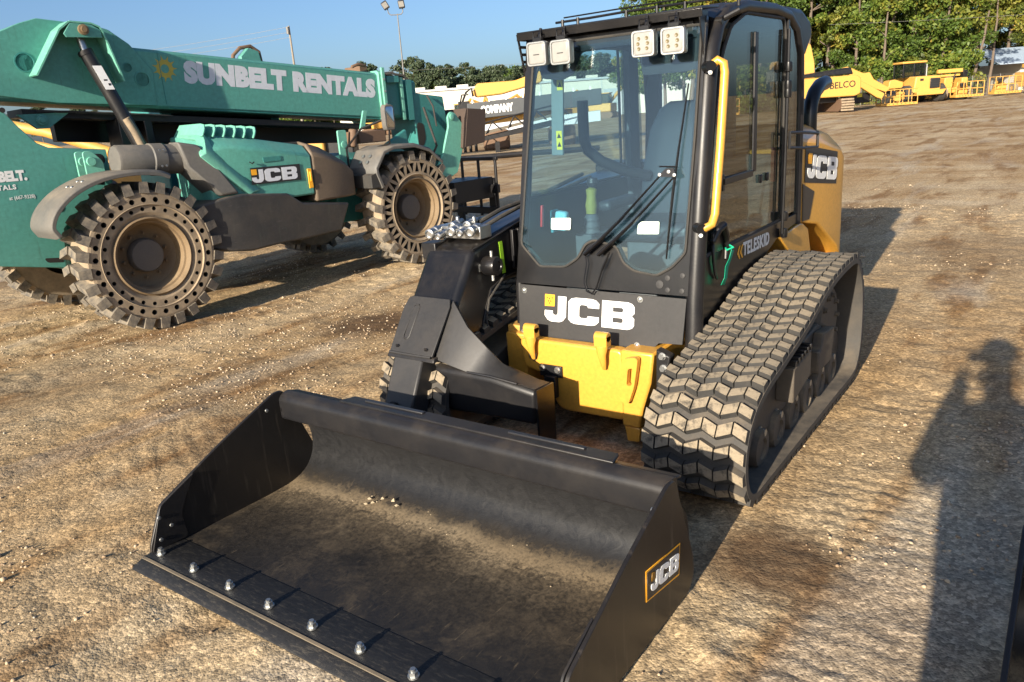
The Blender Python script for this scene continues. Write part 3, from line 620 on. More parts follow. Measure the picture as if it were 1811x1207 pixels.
def work_lamp(x, z, led):
    hd = MB(); c = V(x, -.755, z)
    sq = lambda d, h: [(c.x + p[0] * d, c.y + h, c.z + p[1] * d) for p in rounded([(-1, -1), (1, -1), (1, 1), (-1, 1)], .3, 3)]
    hd.loft([sq(.044, .05), sq(.056, .035), sq(.059, .0), sq(.056, -.006), sq(.050, -.006), sq(.048, .0)])
    o = hd.build('work_lamp', [ZINC], L); ln = MB(); ln.loft([sq(.046, .004), sq(.047, -.002), sq(.044, -.0045)]); ln.build('lens', [LENS], o)
    if led:
        for px, pz in ((-.02, .022), (.02, .022), (-.024, 0), (.024, 0), (-.02, -.022), (.02, -.022)):
            m = MB(); m.lathe([(.0085, 0), (.0085, .002), (.006, .002), (.0035, .0008), (0, .0008)], c + V(px, -.0045, pz), (0, -1, 0), 12); m.build('led_cup', [LEDC], o)
    else:
        m = MB(); m.box(c + V(0, -.0055, -.004), (.034, .002, .004)); m.build('led_cup', [PLATE], o)
    m = MB(); m.box(c + V(0, .02, .068), (.05, .025, .014)); m.cyl(c + V(-.03, .02, .072), c + V(.03, .02, .072), .009, n=8); m.tube([c + V(-.022, .01, .075), c + V(-.022, .01, .105), c + V(.022, .01, .105), c + V(.022, .01, .075)], .004, 6); m.cyl(c + V(0, .03, .07), c + V(0, .05, .12), .008, n=8); m.build('lamp_bracket', [BLACK], o)
for x, z, led in ((-.325, 1.937, 0), (-.185, 1.932, 0), (.262, 1.925, 1), (.408, 1.922, 1)): work_lamp(x, z, led)
mb = MB(); mb.cyl((.60, -.46, 2.06), (.60, -.46, 2.24), .009, n=8); mb.cyl((.52, -.50, 2.0), (.61, -.47, 2.04), .014, n=10); mb.lathe([(0, -.02), (.022, -.018), (.022, .018), (0, .02)], (.53, -.51, 2.0), (1, 0, 0), 12); mb.build('beacon_stalk', [BLACK], L)
# grab rail
mb = MB(); mb.tube([(.545, -.665, 1.80), (.585, -.665, 1.825), (.607, -.655, 1.81), (.612, -.655, 1.77), (.610, -.70, 1.45), (.608, -.755, 1.15), (.600, -.775, 1.105), (.575, -.795, 1.09), (.545, -.79, 1.09)], .0195, 14); mb.build('grab_rail', [YEL], L)
for p in ((.56, -.70, 1.80), (.56, -.81, 1.09)):
    mb = MB(); bolt(mb, V(*p) + V(.012, -.022, -.028), (0, -1, .2), .007, .014); mb.cyl(V(*p) + V(.01, -.01, 0), V(*p) + V(-.03, .03, 0), .024, n=12, mi=1); mb.build('rail_bolt', [ZINC, BLACK], L)
# wiper
mb = MB()
for (a, b, r) in (((-.06, .945), (.045, 1.03), .022), ((.02, .945), (.12, 1.03), .022)): mb.tube([FP(*a, .045), FP(*b, .05)], [r, r * .85], 10, flat=.5)
mb.tube([FP(.02, 1.01, .055), FP(.13, 1.11, .058), FP(.347, 1.332, .06)], [.017, .013, .007], 8, flat=.6); mb.tube([FP(.10, 1.01, .055), FP(.21, 1.11, .058), FP(.421, 1.329, .06)], [.017, .013, .007], 8, flat=.6)
mb.plate([FP(.335, 1.325, .062), FP(.43, 1.322, .062), FP(.415, 1.365, .062), FP(.375, 1.362, .062)], .006); mb.tube([FP(.34, 1.372, .06), FP(.425, 1.37, .06)], .004, 6); mb.build('wiper_arm', [BLACK], L)
for x, z in ((.347, 1.335), (.421, 1.333), (.392, 1.348)): mb = MB(); mb.lathe([(.009, 0), (.008, .006), (0, .007)], FP(x, z, .068), (0, -1, .14), 12); mb.build('wiper_bolt', [ZINC], L)
mb = MB(); mb.tube([FP(.455, 1.735, .035), FP(.425, 1.45, .042), FP(.408, 1.25, .045), FP(.396, 1.08, .042), FP(.386, .94, .036)], [.005, .008, .010, .008, .006], 8, flat=.6); mb.build('wiper_blade', [BLACK], L)
mb = MB(); mb.tube([FP(-.064, .935, .03), FP(-.05, .90, .04), FP(-.066, .80, .035), FP(-.045, .755, .04), (-.01, -.85, .745), FP(.012, .78, .04), FP(.04, .87, .04), FP(.085, .96, .05)], .0045, 6); mb.tube([FP(.04, .87, .04), FP(.07, .93, .045)], .007, 6); mb.build('washer_hose', [BLACK], L)
# cards and labels stuck on and behind the screen
fflat('paper_card', [rounded([(-.284, 1.117), (-.163, 1.12), (-.165, 1.059), (-.284, 1.059)], .008)], CARD, .022, .0008)
fflat('paper_card', [rounded([(.222, 1.095), (.24, 1.11), (.335, 1.112), (.335, 1.053), (.219, 1.05)], .006)], CARD, .022, .0008)
# interior
mb = MB(); mb.box((0, 0, .60), (.94, 1.5, .05)); mb.build('cab_floor', [DARKV], L)
mb = MB(); mb.box((0, .80, .95), (.96, .04, .7)); mb.box((-.43, .80, 1.6), (.1, .05, .8)); mb.box((.45, .80, 1.6), (.1, .05, .8)); mb.box((.10, .795, 1.62), (.06, .05, .72)); mb.box((0, .80, 1.98), (.96, .05, .14)); mb.build('rear_wall', [CABIN], L, .01)
mb = MB(); mb.box((0, .1, 2.0), (.92, 1.2, .03)); mb.build('headliner', [CABIN], L)
mb = MB(); mb.prism([(-.435, 1.42), (-.36, 1.42), (-.335, 1.87), (-.41, 1.87)], 1, -.50, -.485); mb.build('inner_pillar', [plain('pale_trim', (.15, .19, .19), .6)], L, .004)
mb = MB(); mb.box((-.50, .60, 1.5), (.05, .13, 1.1)); mb.build('rear_pillar', [CABIN], L, .01)
for z, x in ((1.81, -.358), (1.50, -.378)):
    mb = MB(); mb.box((x, -.5015, z), (.036, .002, .10)); lb = mb.build('warning_label', [WARN], L)
    for dz in (.024, -.022): m = MB(); m.plate([(x - .013, -.5028, z + dz - .012), (x + .013, -.5028, z + dz - .012), (x, -.5028, z + dz + .014)], .0008); m.build('label_mark', [DARKV], lb)
def seat():
    m = MB()
    S_ = lambda z, y, wx, t: [(p[0] * wx + .02, y + p[1] * t, z) for p in rounded([(-1, -1), (1, -1), (1, 1), (-1, 1)], .5, 3)]
    m.loft([S_(.98, .18, .23, .05), S_(1.1, .20, .25, .075), S_(1.3, .235, .24, .07), S_(1.5, .28, .22, .06), S_(1.62, .31, .17, .05), S_(1.66, .32, .11, .03)]); o = m.build('seat', [SEATM], L)
    m = MB(); m.box((.02, -.02, .96), (.5, .46, .12)); m.build('seat_cushion', [SEATM], o, .05, seg=4)
    m = MB(); m.box((.02, .0, .80), (.36, .36, .24)); m.build('seat_base', [CABIN], o, .02)
    for k in (1, -1): m = MB(); m.box((.02 + k * .31, -.02, 1.10), (.09, .36, .06)); m.build('armrest', [SEATM], o, .025, seg=3)
seat()
mb = MB(); mb.tube([(-.43, -.15, 1.70), (-.43, -.15, 1.48), (-.42, -.13, 1.42), (-.36, -.08, 1.35), (-.25, .02, 1.28), (-.16, .14, 1.24)], [.032] * 6, 12); mb.build('lap_bar', [DARKV], L)
mb = MB(); mb.lathe([(0, 0), (.03, 0), (.036, .05), (.028, .10), (.034, .14), (0, .16)], (-.36, -.22, 1.06), (.02, .05, 1), 16); js = mb.build('joystick_boot', [plain('yellow_rubber', (.22, .21, .03), .7)], L)
mb = MB(); mb.lathe([(0, -.03), (.025, -.025), (.036, 0), (.028, .025), (0, .032)], (-.35, -.21, 1.24), (0, 0, 1), 16); mb.build('joystick_knob', [DARKV], L)
mb = MB(); mb.lathe([(.05, 0), (.055, .02), (.045, .04), (.052, .06), (.042, .08), (.048, .1), (.03, .13), (0, .13)], (-.36, -.22, .93), (0, 0, 1), 16); mb.box((-.36, -.15, .80), (.14, .3, .3)); mb.build('control_console', [CABIN], L, .006)
mb = MB(); mb.box((-.39, -.50, 1.06), (.075, .05, .11), R=Matrix.Rotation(.1, 3, 'Y')); mb.build('paper_cup', [CYANP], L, .015)
mb = MB(); mb.box((-.47, -.45, 1.05), (.02, .08, .13)); mb.build('paper_towel', [plain('teal_paper', (.05, .30, .36), .6)], L, .01)
mb = MB(); mb.box((-.455, -.60, 1.10), (.012, .02, .12), R=Matrix.Rotation(.08, 3, 'Y')); mb.build('red_reflector', [REDP], L, .003)
mb = MB(); mb.box((.44, .60, 1.25), (.02, .03, .2)); mb.box((.02, .76, 1.68), (.012, .02, .16)); mb.build('seat_belt', [REDP], L)
mb = MB(); mb.box((.15, -.60, .70), (.22, .12, .05)); mb.box((-.18, -.62, .70), (.2, .1, .05)); mb.build('foot_pedal', [CABIN], L, .01)

# ---- engine hood
mb = MB()
hs = lambda y, zt, zb, x: [(-x, y, zb), (x, y, zb), (x, y, zt - .10), (x - .10, y, zt + .01), (-x + .10, y, zt + .01), (-x, y, zt - .10)]
mb.loft([hs(.875, 1.47, .86, .53), hs(1.2, 1.44, .80, .5606), hs(1.58, 1.36, .58, .5963), hs(1.69, 1.30, .50, .592)]); mb.build('engine_hood', [YEL], L, .015, seg=3)  # sides flared towards the rear so they catch more sun
mb = MB(); mb.prism([(.86, .60), (1.75, .50), (1.70, .40), (.95, .40)], 0, -.54, .54); mb.build('rear_frame', [YELB], L, .01)
mb = MB(); mb.prism([(.43, .835), (.83, .86), (.90, .85), (1.02, .80), (1.12, .60), (.80, .62)], 0, .33, .545); mb.build('rear_fender', [YEL], L, .008)
HX = Vector((.0941, 1, 0)); hx = lambda y, d=0: .53 + (y - .875) * .0941 + d
flat('side_vent', [[(.90, 1.10), (1.10, 1.03), (1.03, .86), (.91, .86)]], (hx(0, .003), 0, 0), HX, (0, 0, 1), DARKV, L, .0015)
flat('badge_ground', [[(.93, 1.105), (1.50, 1.035), (1.50, 1.25), (.93, 1.335)]], (hx(0, .003), 0, 0), HX, (0, 0, 1), PLATE, L, .001)
jcb(L, (hx(.955, .006), .955, 1.13), (.0941, 1, -.13), (0, -.0, 1), .53, .15, WHITE)
mb = MB(); ep = [(.45, 1.32, 1.36), (.45, 1.31, 1.50), (.45, 1.33, 1.58), (.45, 1.40, 1.645), (.45, 1.52, 1.69), (.45, 1.66, 1.705)]
mb.tube(ep, [.045, .045, .046, .046, .047, .047], 20); mb.lathe([(0, 0), (.06, 0), (.06, .02), (0, .02)], (.45, 1.32, 1.38), (0, 0, 1), 20); mb.build('exhaust_stack', [BLACK], L)

# ---- telescopic boom on the far side, with elbow, gusset and cross tube
mb = MB()
bs = lambda y, z0, z1, x0=-.93, x1=-.60: [(x0, y, z0), (x0, y, z1 - .05), (x0 + .05, y, z1), (x1 - .05, y, z1), (x1, y, z1 - .05), (x1, y, z0)]
mb.prism([(.95, 1.22), (.2, 1.17), (-.55, 1.09), (-.85, 1.035), (-1.06, .99), (-1.095, .93), (-1.24, .73), (-1.418, .50), (-1.31, .42), (-1.12, .47), (-.99, .55), (-.965, .66), (-.93, .715), (-.84, .752), (-.60, .755), (-.3, .78), (.3, .86), (.95, .95)], 0, -.92, -.60)
bm_ = mb.build('boom', [BLACK], L, .035, seg=4)
mb = MB(); mb.box((-.76, 1.05, .95), (.42, .30, .62)); mb.build('boom_tower', [BLACKM], L, .02)
def fb(z): return -1.06 - (.98 - z) * .755      # sloping front of the boom elbow
mb = MB(); q = [(-.915, .70), (-.90, .745), (-.875, .755), (-.62, .755), (-.605, .72), (-.61, .50), (-.905, .50)]
mb.plate([(x, fb(z) - .012, z) for x, z in q[::-1]], .014)
mb.build('elbow_plate', [PLATE], L, .003)
sl = [(-.845, .58), (-.835, .57), (-.815, .57), (-.805, .58), (-.805, .715), (-.815, .725), (-.835, .725), (-.845, .715)]
mb = MB(); mb.plate([(x, fb(z) - .0290, z) for x, z in sl[::-1]], .002); mb.build('elbow_slot', [DARKV], L)
pth = [V(x, fb(z) - .029, z) for x, z in sl]; mb = MB(); mb.tube(pth, .0055, 6, closed=True); mb.build('slot_weld', [PLATE], L)
mb = MB(); mb.loft([[(x, fb(.50) + dy - .02, .50) for x, dy in ((-.92, 0), (-.60, 0), (-.60, .12), (-.92, .12))], [(x, fb(.485) + dy - .02, .475) for x, dy in ((-.925, 0), (-.595, 0), (-.595, .13), (-.925, .13))]]); mb.build('boom_collar', [BLACKM], L, .006)
mb = MB(); a = V(-.775, -1.38, .475); b = V(-.775, -1.52, .20); R = Matrix.Rotation(-.47, 3, 'X'); mb.box((a + b) / 2, (.20, .13, .32), R=R); mb.build('inner_boom_tube', [PLATE], L, .012)
mb = MB(); mb.box((-.80, -1.58, .24), (.05, .05, .07)); mb.build('link_ear', [BLACKM], L, .008); mb = MB(); bolt(mb, (-.80, -1.605, .24), (0, -1, 0), .018, .02, 12); mb.build('link_pin', [ZINC], L)
# gusset sweeping down to the cross tube
A_ = [(-.61, fb(.755) - .012, .755), (-.46, -1.325, .65), (-.36, -1.315, .555), (-.29, -1.30, .482), (-.20, -1.265, .425), (-.10, -1.235, .394), (-.05, -1.225, .384)]
B2 = [(-.61, fb(.52) - .012, .49), (-.52, -1.408, .462), (-.43, -1.395, .438), (-.34, -1.388, .434), (-.24, -1.378, .426), (-.14, -1.37, .408), (-.048, -1.362, .392)]
mb = MB(); n6 = len(A_); vs = [V(*p) for p in A_ + B2] + [V(*p) + V(0, .02, -.014) for p in A_ + B2]
fs = [(i, i + 1, n6 + i + 1, n6 + i) for i in range(n6 - 1)]; m_ = 2 * n6; fs += [tuple(k + m_ for k in f[::-1]) for f in fs]
for i in range(n6 - 1): fs += [(i, i + m_, i + 1 + m_, i + 1), (n6 + i, n6 + i + 1, n6 + i + 1 + m_, n6 + i + m_)]
fs += [(0, n6, n6 + m_, m_), (n6 - 1, n6 - 1 + m_, 2 * n6 - 1 + m_, 2 * n6 - 1)]
mb.add(vs, fs); mb.build('gusset_plate', [PLATE], L, smooth=60)
mb = MB()
mb.loft([[(-.66, -1.385, .42), (-.66, -1.36, .445), (-.66, -1.16, .44), (-.66, -1.16, .19), (-.66, -1.365, .19)], [(-.30, -1.372, .41), (-.30, -1.345, .432), (-.30, -1.19, .425), (-.30, -1.19, .20), (-.30, -1.36, .20)], [(-.055, -1.352, .362), (-.055, -1.325, .385), (-.055, -1.215, .375), (-.055, -1.215, .20), (-.07, -1.345, .195)]])
mb.build('cross_tube', [BLACKM], L, .022, seg=4)
mb = MB(); mb.plate([(-.048, -1.362, .386), (-.048, -1.352, .02), (-.048, -1.215, .02), (-.048, -1.212, .38)], .012); mb.build('tube_end_plate', [BLACK], L)
mb = MB(); mb.tube([V(-.43, -1.397, .438), V(-.30, -1.388, .432), V(-.14, -1.374, .410)], .006, 6); mb.build('weld_bead', [BLACKM], L)
mb = MB(); mb.box((-.05, -1.76, .16), (1.05, .05, .24)); mb.box((-.30, -1.60, .10), (.10, .34, .12)); mb.box((-.10, -1.60, .10), (.10, .34, .12)); mb.box((-.62, -1.62, .14), (.10, .4, .10)); mb.build('coupler_frame', [BLACK], L, .01)
mb = MB(); mb.tube([(-.598, -.62, .80), (-.598, -.80, .79), (-.598, -.93, .75), (-.598, -.985, .66), (-.598, -1.03, .56)], .006, 6); mb.tube([(-.60, -1.06, .985), (-.60, -.80, 1.035), (-.60, -.55, 1.085)], .005, 6); mb.build('boom_weld', [BLACKM], L)
mb = MB(); mb.tube([(-.902, fb(.50) - .028, .505), (-.76, fb(.50) - .028, .503), (-.615, fb(.50) - .028, .505)], .007, 6); mb.build('collar_weld', [PLATE], L)
for x in (-.86, -.66): mb = MB(); bolt(mb, (x, fb(.53) - .027, .535), (0, -1, -.6), .010, .008); mb.build('plate_bolt', [BLACKM], L)
mb = MB(); mb.plate([(-.5985, -1.02, .86), (-.5985, -.995, .86), (-.5985, -.995, .90), (-.5985, -1.02, .90)], .0015); mb.build('rating_plate', [ZINC], L)
# pin boss, tape and hydraulic couplings on the elbow
mb = MB(); mb.lathe([(0, 0), (.048, 0), (.052, .008), (.052, .075), (.048, .083), (.03, .085), (.028, .080), (0, .08)], (-.60, -.96, .885), (1, 0, 0), 28); mb.build('pin_boss', [BLACK], L)
for dz in (.06, -.06): mb = MB(); mb.cyl((-.555, -.96, .885 + dz * .85), (-.555, -.96, .885 + dz * 1.35), .009, n=8); mb.build('grease_nipple', [ZINC], L)
mb = MB(); mb.plate([(-.5985, -.815, .81), (-.5985, -.785, .81), (-.5985, -.80, .99), (-.5985, -.83, .99)], .002); mb.build('green_tape', [LGREEN], L)
def coupling(p, d, r, name='hydraulic_coupling'):
    m = MB(); m.lathe([(0, -.06), (r * .7, -.06), (r * .7, -.03), (r * 1.05, -.03), (r * 1.05, .0), (r * .85, .005), (r * .85, .03), (r * 1.1, .032), (r * 1.1, .055), (r * .8, .06), (r * .75, .05), (0, .05)], p, d, 18); m.build(name, [STEEL], L)
for k, (x, y, z, r) in enumerate(((-.88, -1.03, 1.07, .026), (-.82, -1.03, 1.06, .018), (-.76, -.99, 1.08, .024), (-.70, -.99, 1.075, .018), (-.645, -.97, 1.08, .026), (-.80, -.93, 1.10, .022), (-.72, -.90, 1.10, .024))): coupling((x, y, z), (.15, -1, -.12), r)
mb = MB(); mb.box((-.76, -.92, 1.06), (.30, .10, .07)); mb.cyl((-.80, -.92, 1.09), (-.80, -.92, 1.14), .012, n=8); mb.cyl((-.70, -.90, 1.09), (-.70, -.90, 1.14), .012, n=8); mb.build('coupling_block', [STEEL], L, .008)
mb = MB(); mb.box((-.90, -1.02, .97), (.10, .10, .09)); mb.build('coupling_guard', [BLACKM], L, .006)
mb = MB(); mb.tube([(-.64, -.90, 1.08), (-.60, -.80, 1.12), (-.60, -.62, 1.15), (-.62, -.30, 1.17), (-.66, .3, 1.22)], .012, 8); mb.tube([(-.70, -.86, 1.10), (-.66, -.70, 1.15), (-.69, -.30, 1.17), (-.72, .3, 1.24)], .013, 8); mb.tube([(-.595, -.80, .80), (-.585, -.97, .70), (-.59, -1.0, .60), (-.59, -.99, .50)], .006, 6); mb.build('hydraulic_hose', [RUB], L)
mb = MB(); mb.box((-.585, -.71, .93), (.02, .03, .22)); mb.box((-.585, -.66, .93), (.02, .02, .22)); mb.box((-.585, -.61, .93), (.02, .02, .22)); mb.build('hose_guard', [BLACKM], L, .004)

# ---- bucket
W = .985
def cat_open(P, n=5):
    P = [Vector(p) for p in P]; P = [P[0] * 2 - P[1]] + P + [P[-1] * 2 - P[-2]]; out = []
    for i in range(1, len(P) - 2):
        a, b, c, d = P[i - 1:i + 3]
        for t in range(n):
            t /= n; q = .5 * (2 * b + (c - a) * t + (2 * a - 5 * b + 4 * c - d) * t * t + (3 * b - a - 3 * c + d) * t ** 3); out.append((q.x, q.y))
    out.append(tuple(P[-2])); return out
inner = [(-2.86, .022), (-2.45, .022)] + cat_open([(-2.26, .022), (-2.12, .030), (-2.03, .062), (-1.977, .125), (-1.962, .20), (-1.978, .285), (-2.03, .365), (-2.06, .40)])
outer = [(y + .014 * (1 if z > .1 else .3), z - (.016 if z < .1 else 0)) for y, z in inner]
mb = MB(); mb.prism(inner + outer[::-1], 0, -W, W); bk = mb.build('bucket', [BFLOOR], L, smooth=40)
sidep = rounded([(-2.085, .49), (-2.135, .495), (-2.45, .365), (-2.77, .215), (-2.845, .05), (-2.845, .004), (-1.98, .004), (-1.935, .06), (-1.945, .14)], .02, 2)
for sx in (1, -1):
    mb = MB(); mb.prism(sidep, 0, sx * W, sx * (W + .014)); mb.build('side_plate', [BSIDE], bk, .003)
    fp = [(-2.845, .03), (-2.775, .215), (-2.60, .295), (-2.66, .20), (-2.69, .14), (-2.68, .03)]
    mb = MB(); mb.prism(rounded(fp, .015, 2), 0, sx * (W - .010), sx * (W - .001)); mb.build('side_cutter', [BLACKM], bk, .002)
    for (y, z) in ((-2.79, .17), (-2.745, .115), (-2.80, .075), (-2.20, .43)):
        mb = MB(); mb.lathe([(.009, 0), (.008, .004), (0, .005)], (sx * (W - .012), y, z), (-sx, 0, 0), 12); mb.build('cutter_bolt', [ZINC], bk)
lip = rounded([(-2.117, .362), (-2.105, .352), (-2.02, .38), (-2.045, .478), (-2.06, .486), (-2.10, .478), (-2.119, .455)], .018, 3)
mb = MB(); mb.prism(lip, 0, -W, W); mb.build('lip_bar', [BLACKM], bk, .003)
mb = MB(); mb.plate([(-.62, -2.065, .478), (.76, -2.065, .478), (.74, -1.985, .474), (-.60, -1.985, .474)], .014); mb.plate([(-W, -2.05, .470), (W, -2.05, .470), (W, -2.005, .458), (-W, -2.005, .458)], .010); mb.build('coupler_rail', [BLACKM], bk, .004)
for x in (-.33, .45): mb = MB(); mb.box((x, -2.012, .492), (.34, .022, .010)); mb.build('rail_slot', [DARKV], bk, .003)
mb = MB(); mb.prism([(-2.935, .004), (-2.93, .010), (-2.875, .034), (-2.80, .034), (-2.70, .0235), (-2.70, .004)], 0, -W - .006, W + .006); mb.build('cutting_edge', [EDGE], bk, .002)
mb = MB(); mb.box((0, -2.883, .0345), (2 * W, .014, .004)); mb.build('edge_weld', [paint('dusty_weld', (.12, .10, .07), .8, dust=.7)], bk, .0015)
for k in range(9):
    mb = MB(); p = V(-.933 + .2335 * k, -2.832, .036); mb.cyl(p, p + V(0, 0, .006), .019, n=14); mb.cyl(p + V(0, 0, .006), p + V(0, 0, .020), .015, n=6); mb.cyl(p + V(0, 0, .020), p + V(0, 0, .029), .009, n=10); mb.build('edge_bolt', [ZINC], bk)
xb = W + .0150
qd = [(-2.315, .168), (-2.067, .125), (-2.057, .243), (-2.312, .277)]
def inset(q, d): c = (sum(p[0] for p in q) / 4, sum(p[1] for p in q) / 4); return [(c[0] + (p[0] - c[0]) * (1 - d), c[1] + (p[1] - c[1]) * (1 - d * 1.9)) for p in q]
flat('badge_border', [qd], (xb, 0, 0), (0, 1, 0), (0, 0, 1), ORANGE, bk, .0008)
flat('badge_ground', [inset(qd, .06)], (xb + .0012, 0, 0), (0, 1, 0), (0, 0, 1), DARKV, bk, .0008)
jcb(bk, (xb + .0030, -2.285, .187), (0, 1, -.16), (0, .0, 1), .205, .062, WHITE, plain('dim_orange', (.20, .10, .01), .5))
# crumbs of dried clay on the bucket floor
mb = MB()
for k in range(26):
    x = random.gauss(-.42, .05) if k < 8 else random.uniform(-W + .05, W - .05); y = random.gauss(-2.10, .025) if k < 8 else random.uniform(-2.25, -2.05); s_ = random.uniform(.004, .010) * (1.5 if k < 8 else .4)
    z = .026 + max(0, y + 2.2) ** 2 * 2.0
    a = random.uniform(0, 6); mb.add([(x + s_ * math.cos(a + t) * random.uniform(.7, 1.3), y + s_ * math.sin(a + t) * random.uniform(.7, 1.3), z) for t in (0, 1.5, 3.1, 4.6)] + [(x + s_ * .2, y, z + s_ * random.uniform(.5, .9))], [(0, 1, 4), (1, 2, 4), (2, 3, 4), (3, 0, 4), (0, 3, 2, 1)])
o = mb.build('clay_crumbs', [plain('dry_clay', (.40, .32, .21), .9)], bk, smooth=0); o['kind'] = 'stuff'
# ---- ribbon tied to the door handle
mb = MB(); rb = [(.566, -.452, .935), (.575, -.445, .925), (.572, -.47, .885), (.566, -.50, .85), (.570, -.525, .80), (.562, -.545, .765)]
wv_ = [.012, .02, .016, .024, .02, .026]; vs = []
for p, w_ in zip(rb, wv_): vs += [V(*p) + V(.006, -w_, .006), V(*p) + V(-.004, w_ * .2, 0), V(*p) + V(.004, w_, -.004)]
fs = []
for i in range(len(rb) - 1): fs += [(3 * i, 3 * i + 1, 3 * i + 4, 3 * i + 3), (3 * i + 1, 3 * i + 2, 3 * i + 5, 3 * i + 4)]
mb.add(vs, fs); mb.tube([(.556, -.45, .955), (.585, -.455, .94), (.560, -.475, .93), (.54, -.455, .945)], .006, 6, closed=True)
o = mb.build('ribbon', [RIBB], None, smooth=60); sm = o.modifiers.new('thick', 'SOLIDIFY'); sm.thickness = .0015; tag(o, 'bright green plastic ribbon tied to the loader door handle', 'ribbon')

# ================================================================ TELEHANDLER (green, at the left)
T = thing('telehandler', 'green telescopic handler with big solid tyres and lettered boom', 'telehandler', (-5.913, -.568, 0), math.radians(-5.6))
AX = Vector((1, 0, 0))
def ring_cells(mb, x, r0, r1, n, depth, shape, ph=0, fill=.62, mi=0, mih=1):
    """annulus in the plane X=x cut by n recessed holes (round or triangular)"""
    for k in range(n):
        a0 = ph + 2 * pi * k / n; a1 = a0 + 2 * pi / n; am = (a0 + a1) / 2; rm = (r0 + r1) / 2
        P = lambda r, a, xx=x: (xx, r * math.cos(a), r * math.sin(a))
        B = [P(r0, a0), P(r0, am), P(r0, a1), P(rm, a1), P(r1, a1), P(r1, am), P(r1, a0), P(rm, a0)]
        dr = (r1 - r0) / 2 * fill; da = (a1 - a0) / 2 * fill
        rh = min(dr, da * rm)
        if shape == 'round':
            Hh = [(rm + rh * dy, am + rh * dx / rm) for dx, dy in ((-.7, -.7), (0, -1), (.7, -.7), (1, 0), (.7, .7), (0, 1), (-.7, .7), (-1, 0))]
        elif k % 2: Hh = [(rm - dr, am - da * 1.25), (rm - dr, am), (rm - dr, am + da * 1.25), (rm, am + da * .62), (rm + dr, am + da * .12), (rm + dr, am), (rm + dr, am - da * .12), (rm, am - da * .62)]
        else: Hh = [(rm - dr, am - da * .12), (rm - dr, am), (rm - dr, am + da * .12), (rm, am + da * .62), (rm + dr, am + da * 1.25), (rm + dr, am), (rm + dr, am - da * 1.25), (rm, am - da * .62)]
        Hf = [P(r, a) for r, a in Hh]; Hd = [P(r, a, x - depth) for r, a in Hh]
        v = B + Hf + Hd
        mb.add(v, [(i, (i + 1) % 8, (i + 1) % 8 + 8, i + 8) for i in range(8)], mi)
        mb.add(v, [(i + 8, (i + 1) % 8 + 8, (i + 1) % 8 + 16, i + 16) for i in range(8)] + [tuple(range(16, 24))], mih)
R_T = .575; WT = .36
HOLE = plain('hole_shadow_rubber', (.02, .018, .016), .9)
def tlug():
    mb = MB()   # one tread bar, local x across the tyre, y along the tread, z outwards
    for s_, x0, x1, sk in ((1, .02, WT / 2 + .012, .05), (-1, -.02, -WT / 2 - .012, .05)):
        q = [(x0, -.044), (x1, -.044 + sk), (x1, .044 + sk), (x0, .044)]
        t = [(x0, -.034), (x1 - s_ * .014, -.036 + sk), (x1 - s_ * .014, .036 + sk), (x0, .034)]
        mb.add([(a, b, -.03) for a, b in q] + [(a, b, .070) for a, b in t], [(0, 1, 2, 3), (7, 6, 5, 4)] + [(i, (i + 1) % 4, (i + 1) % 4 + 4, i + 4) for i in range(4)])
    return mb.mesh('tread_lug', [TYRE], 0)
TL = tlug()
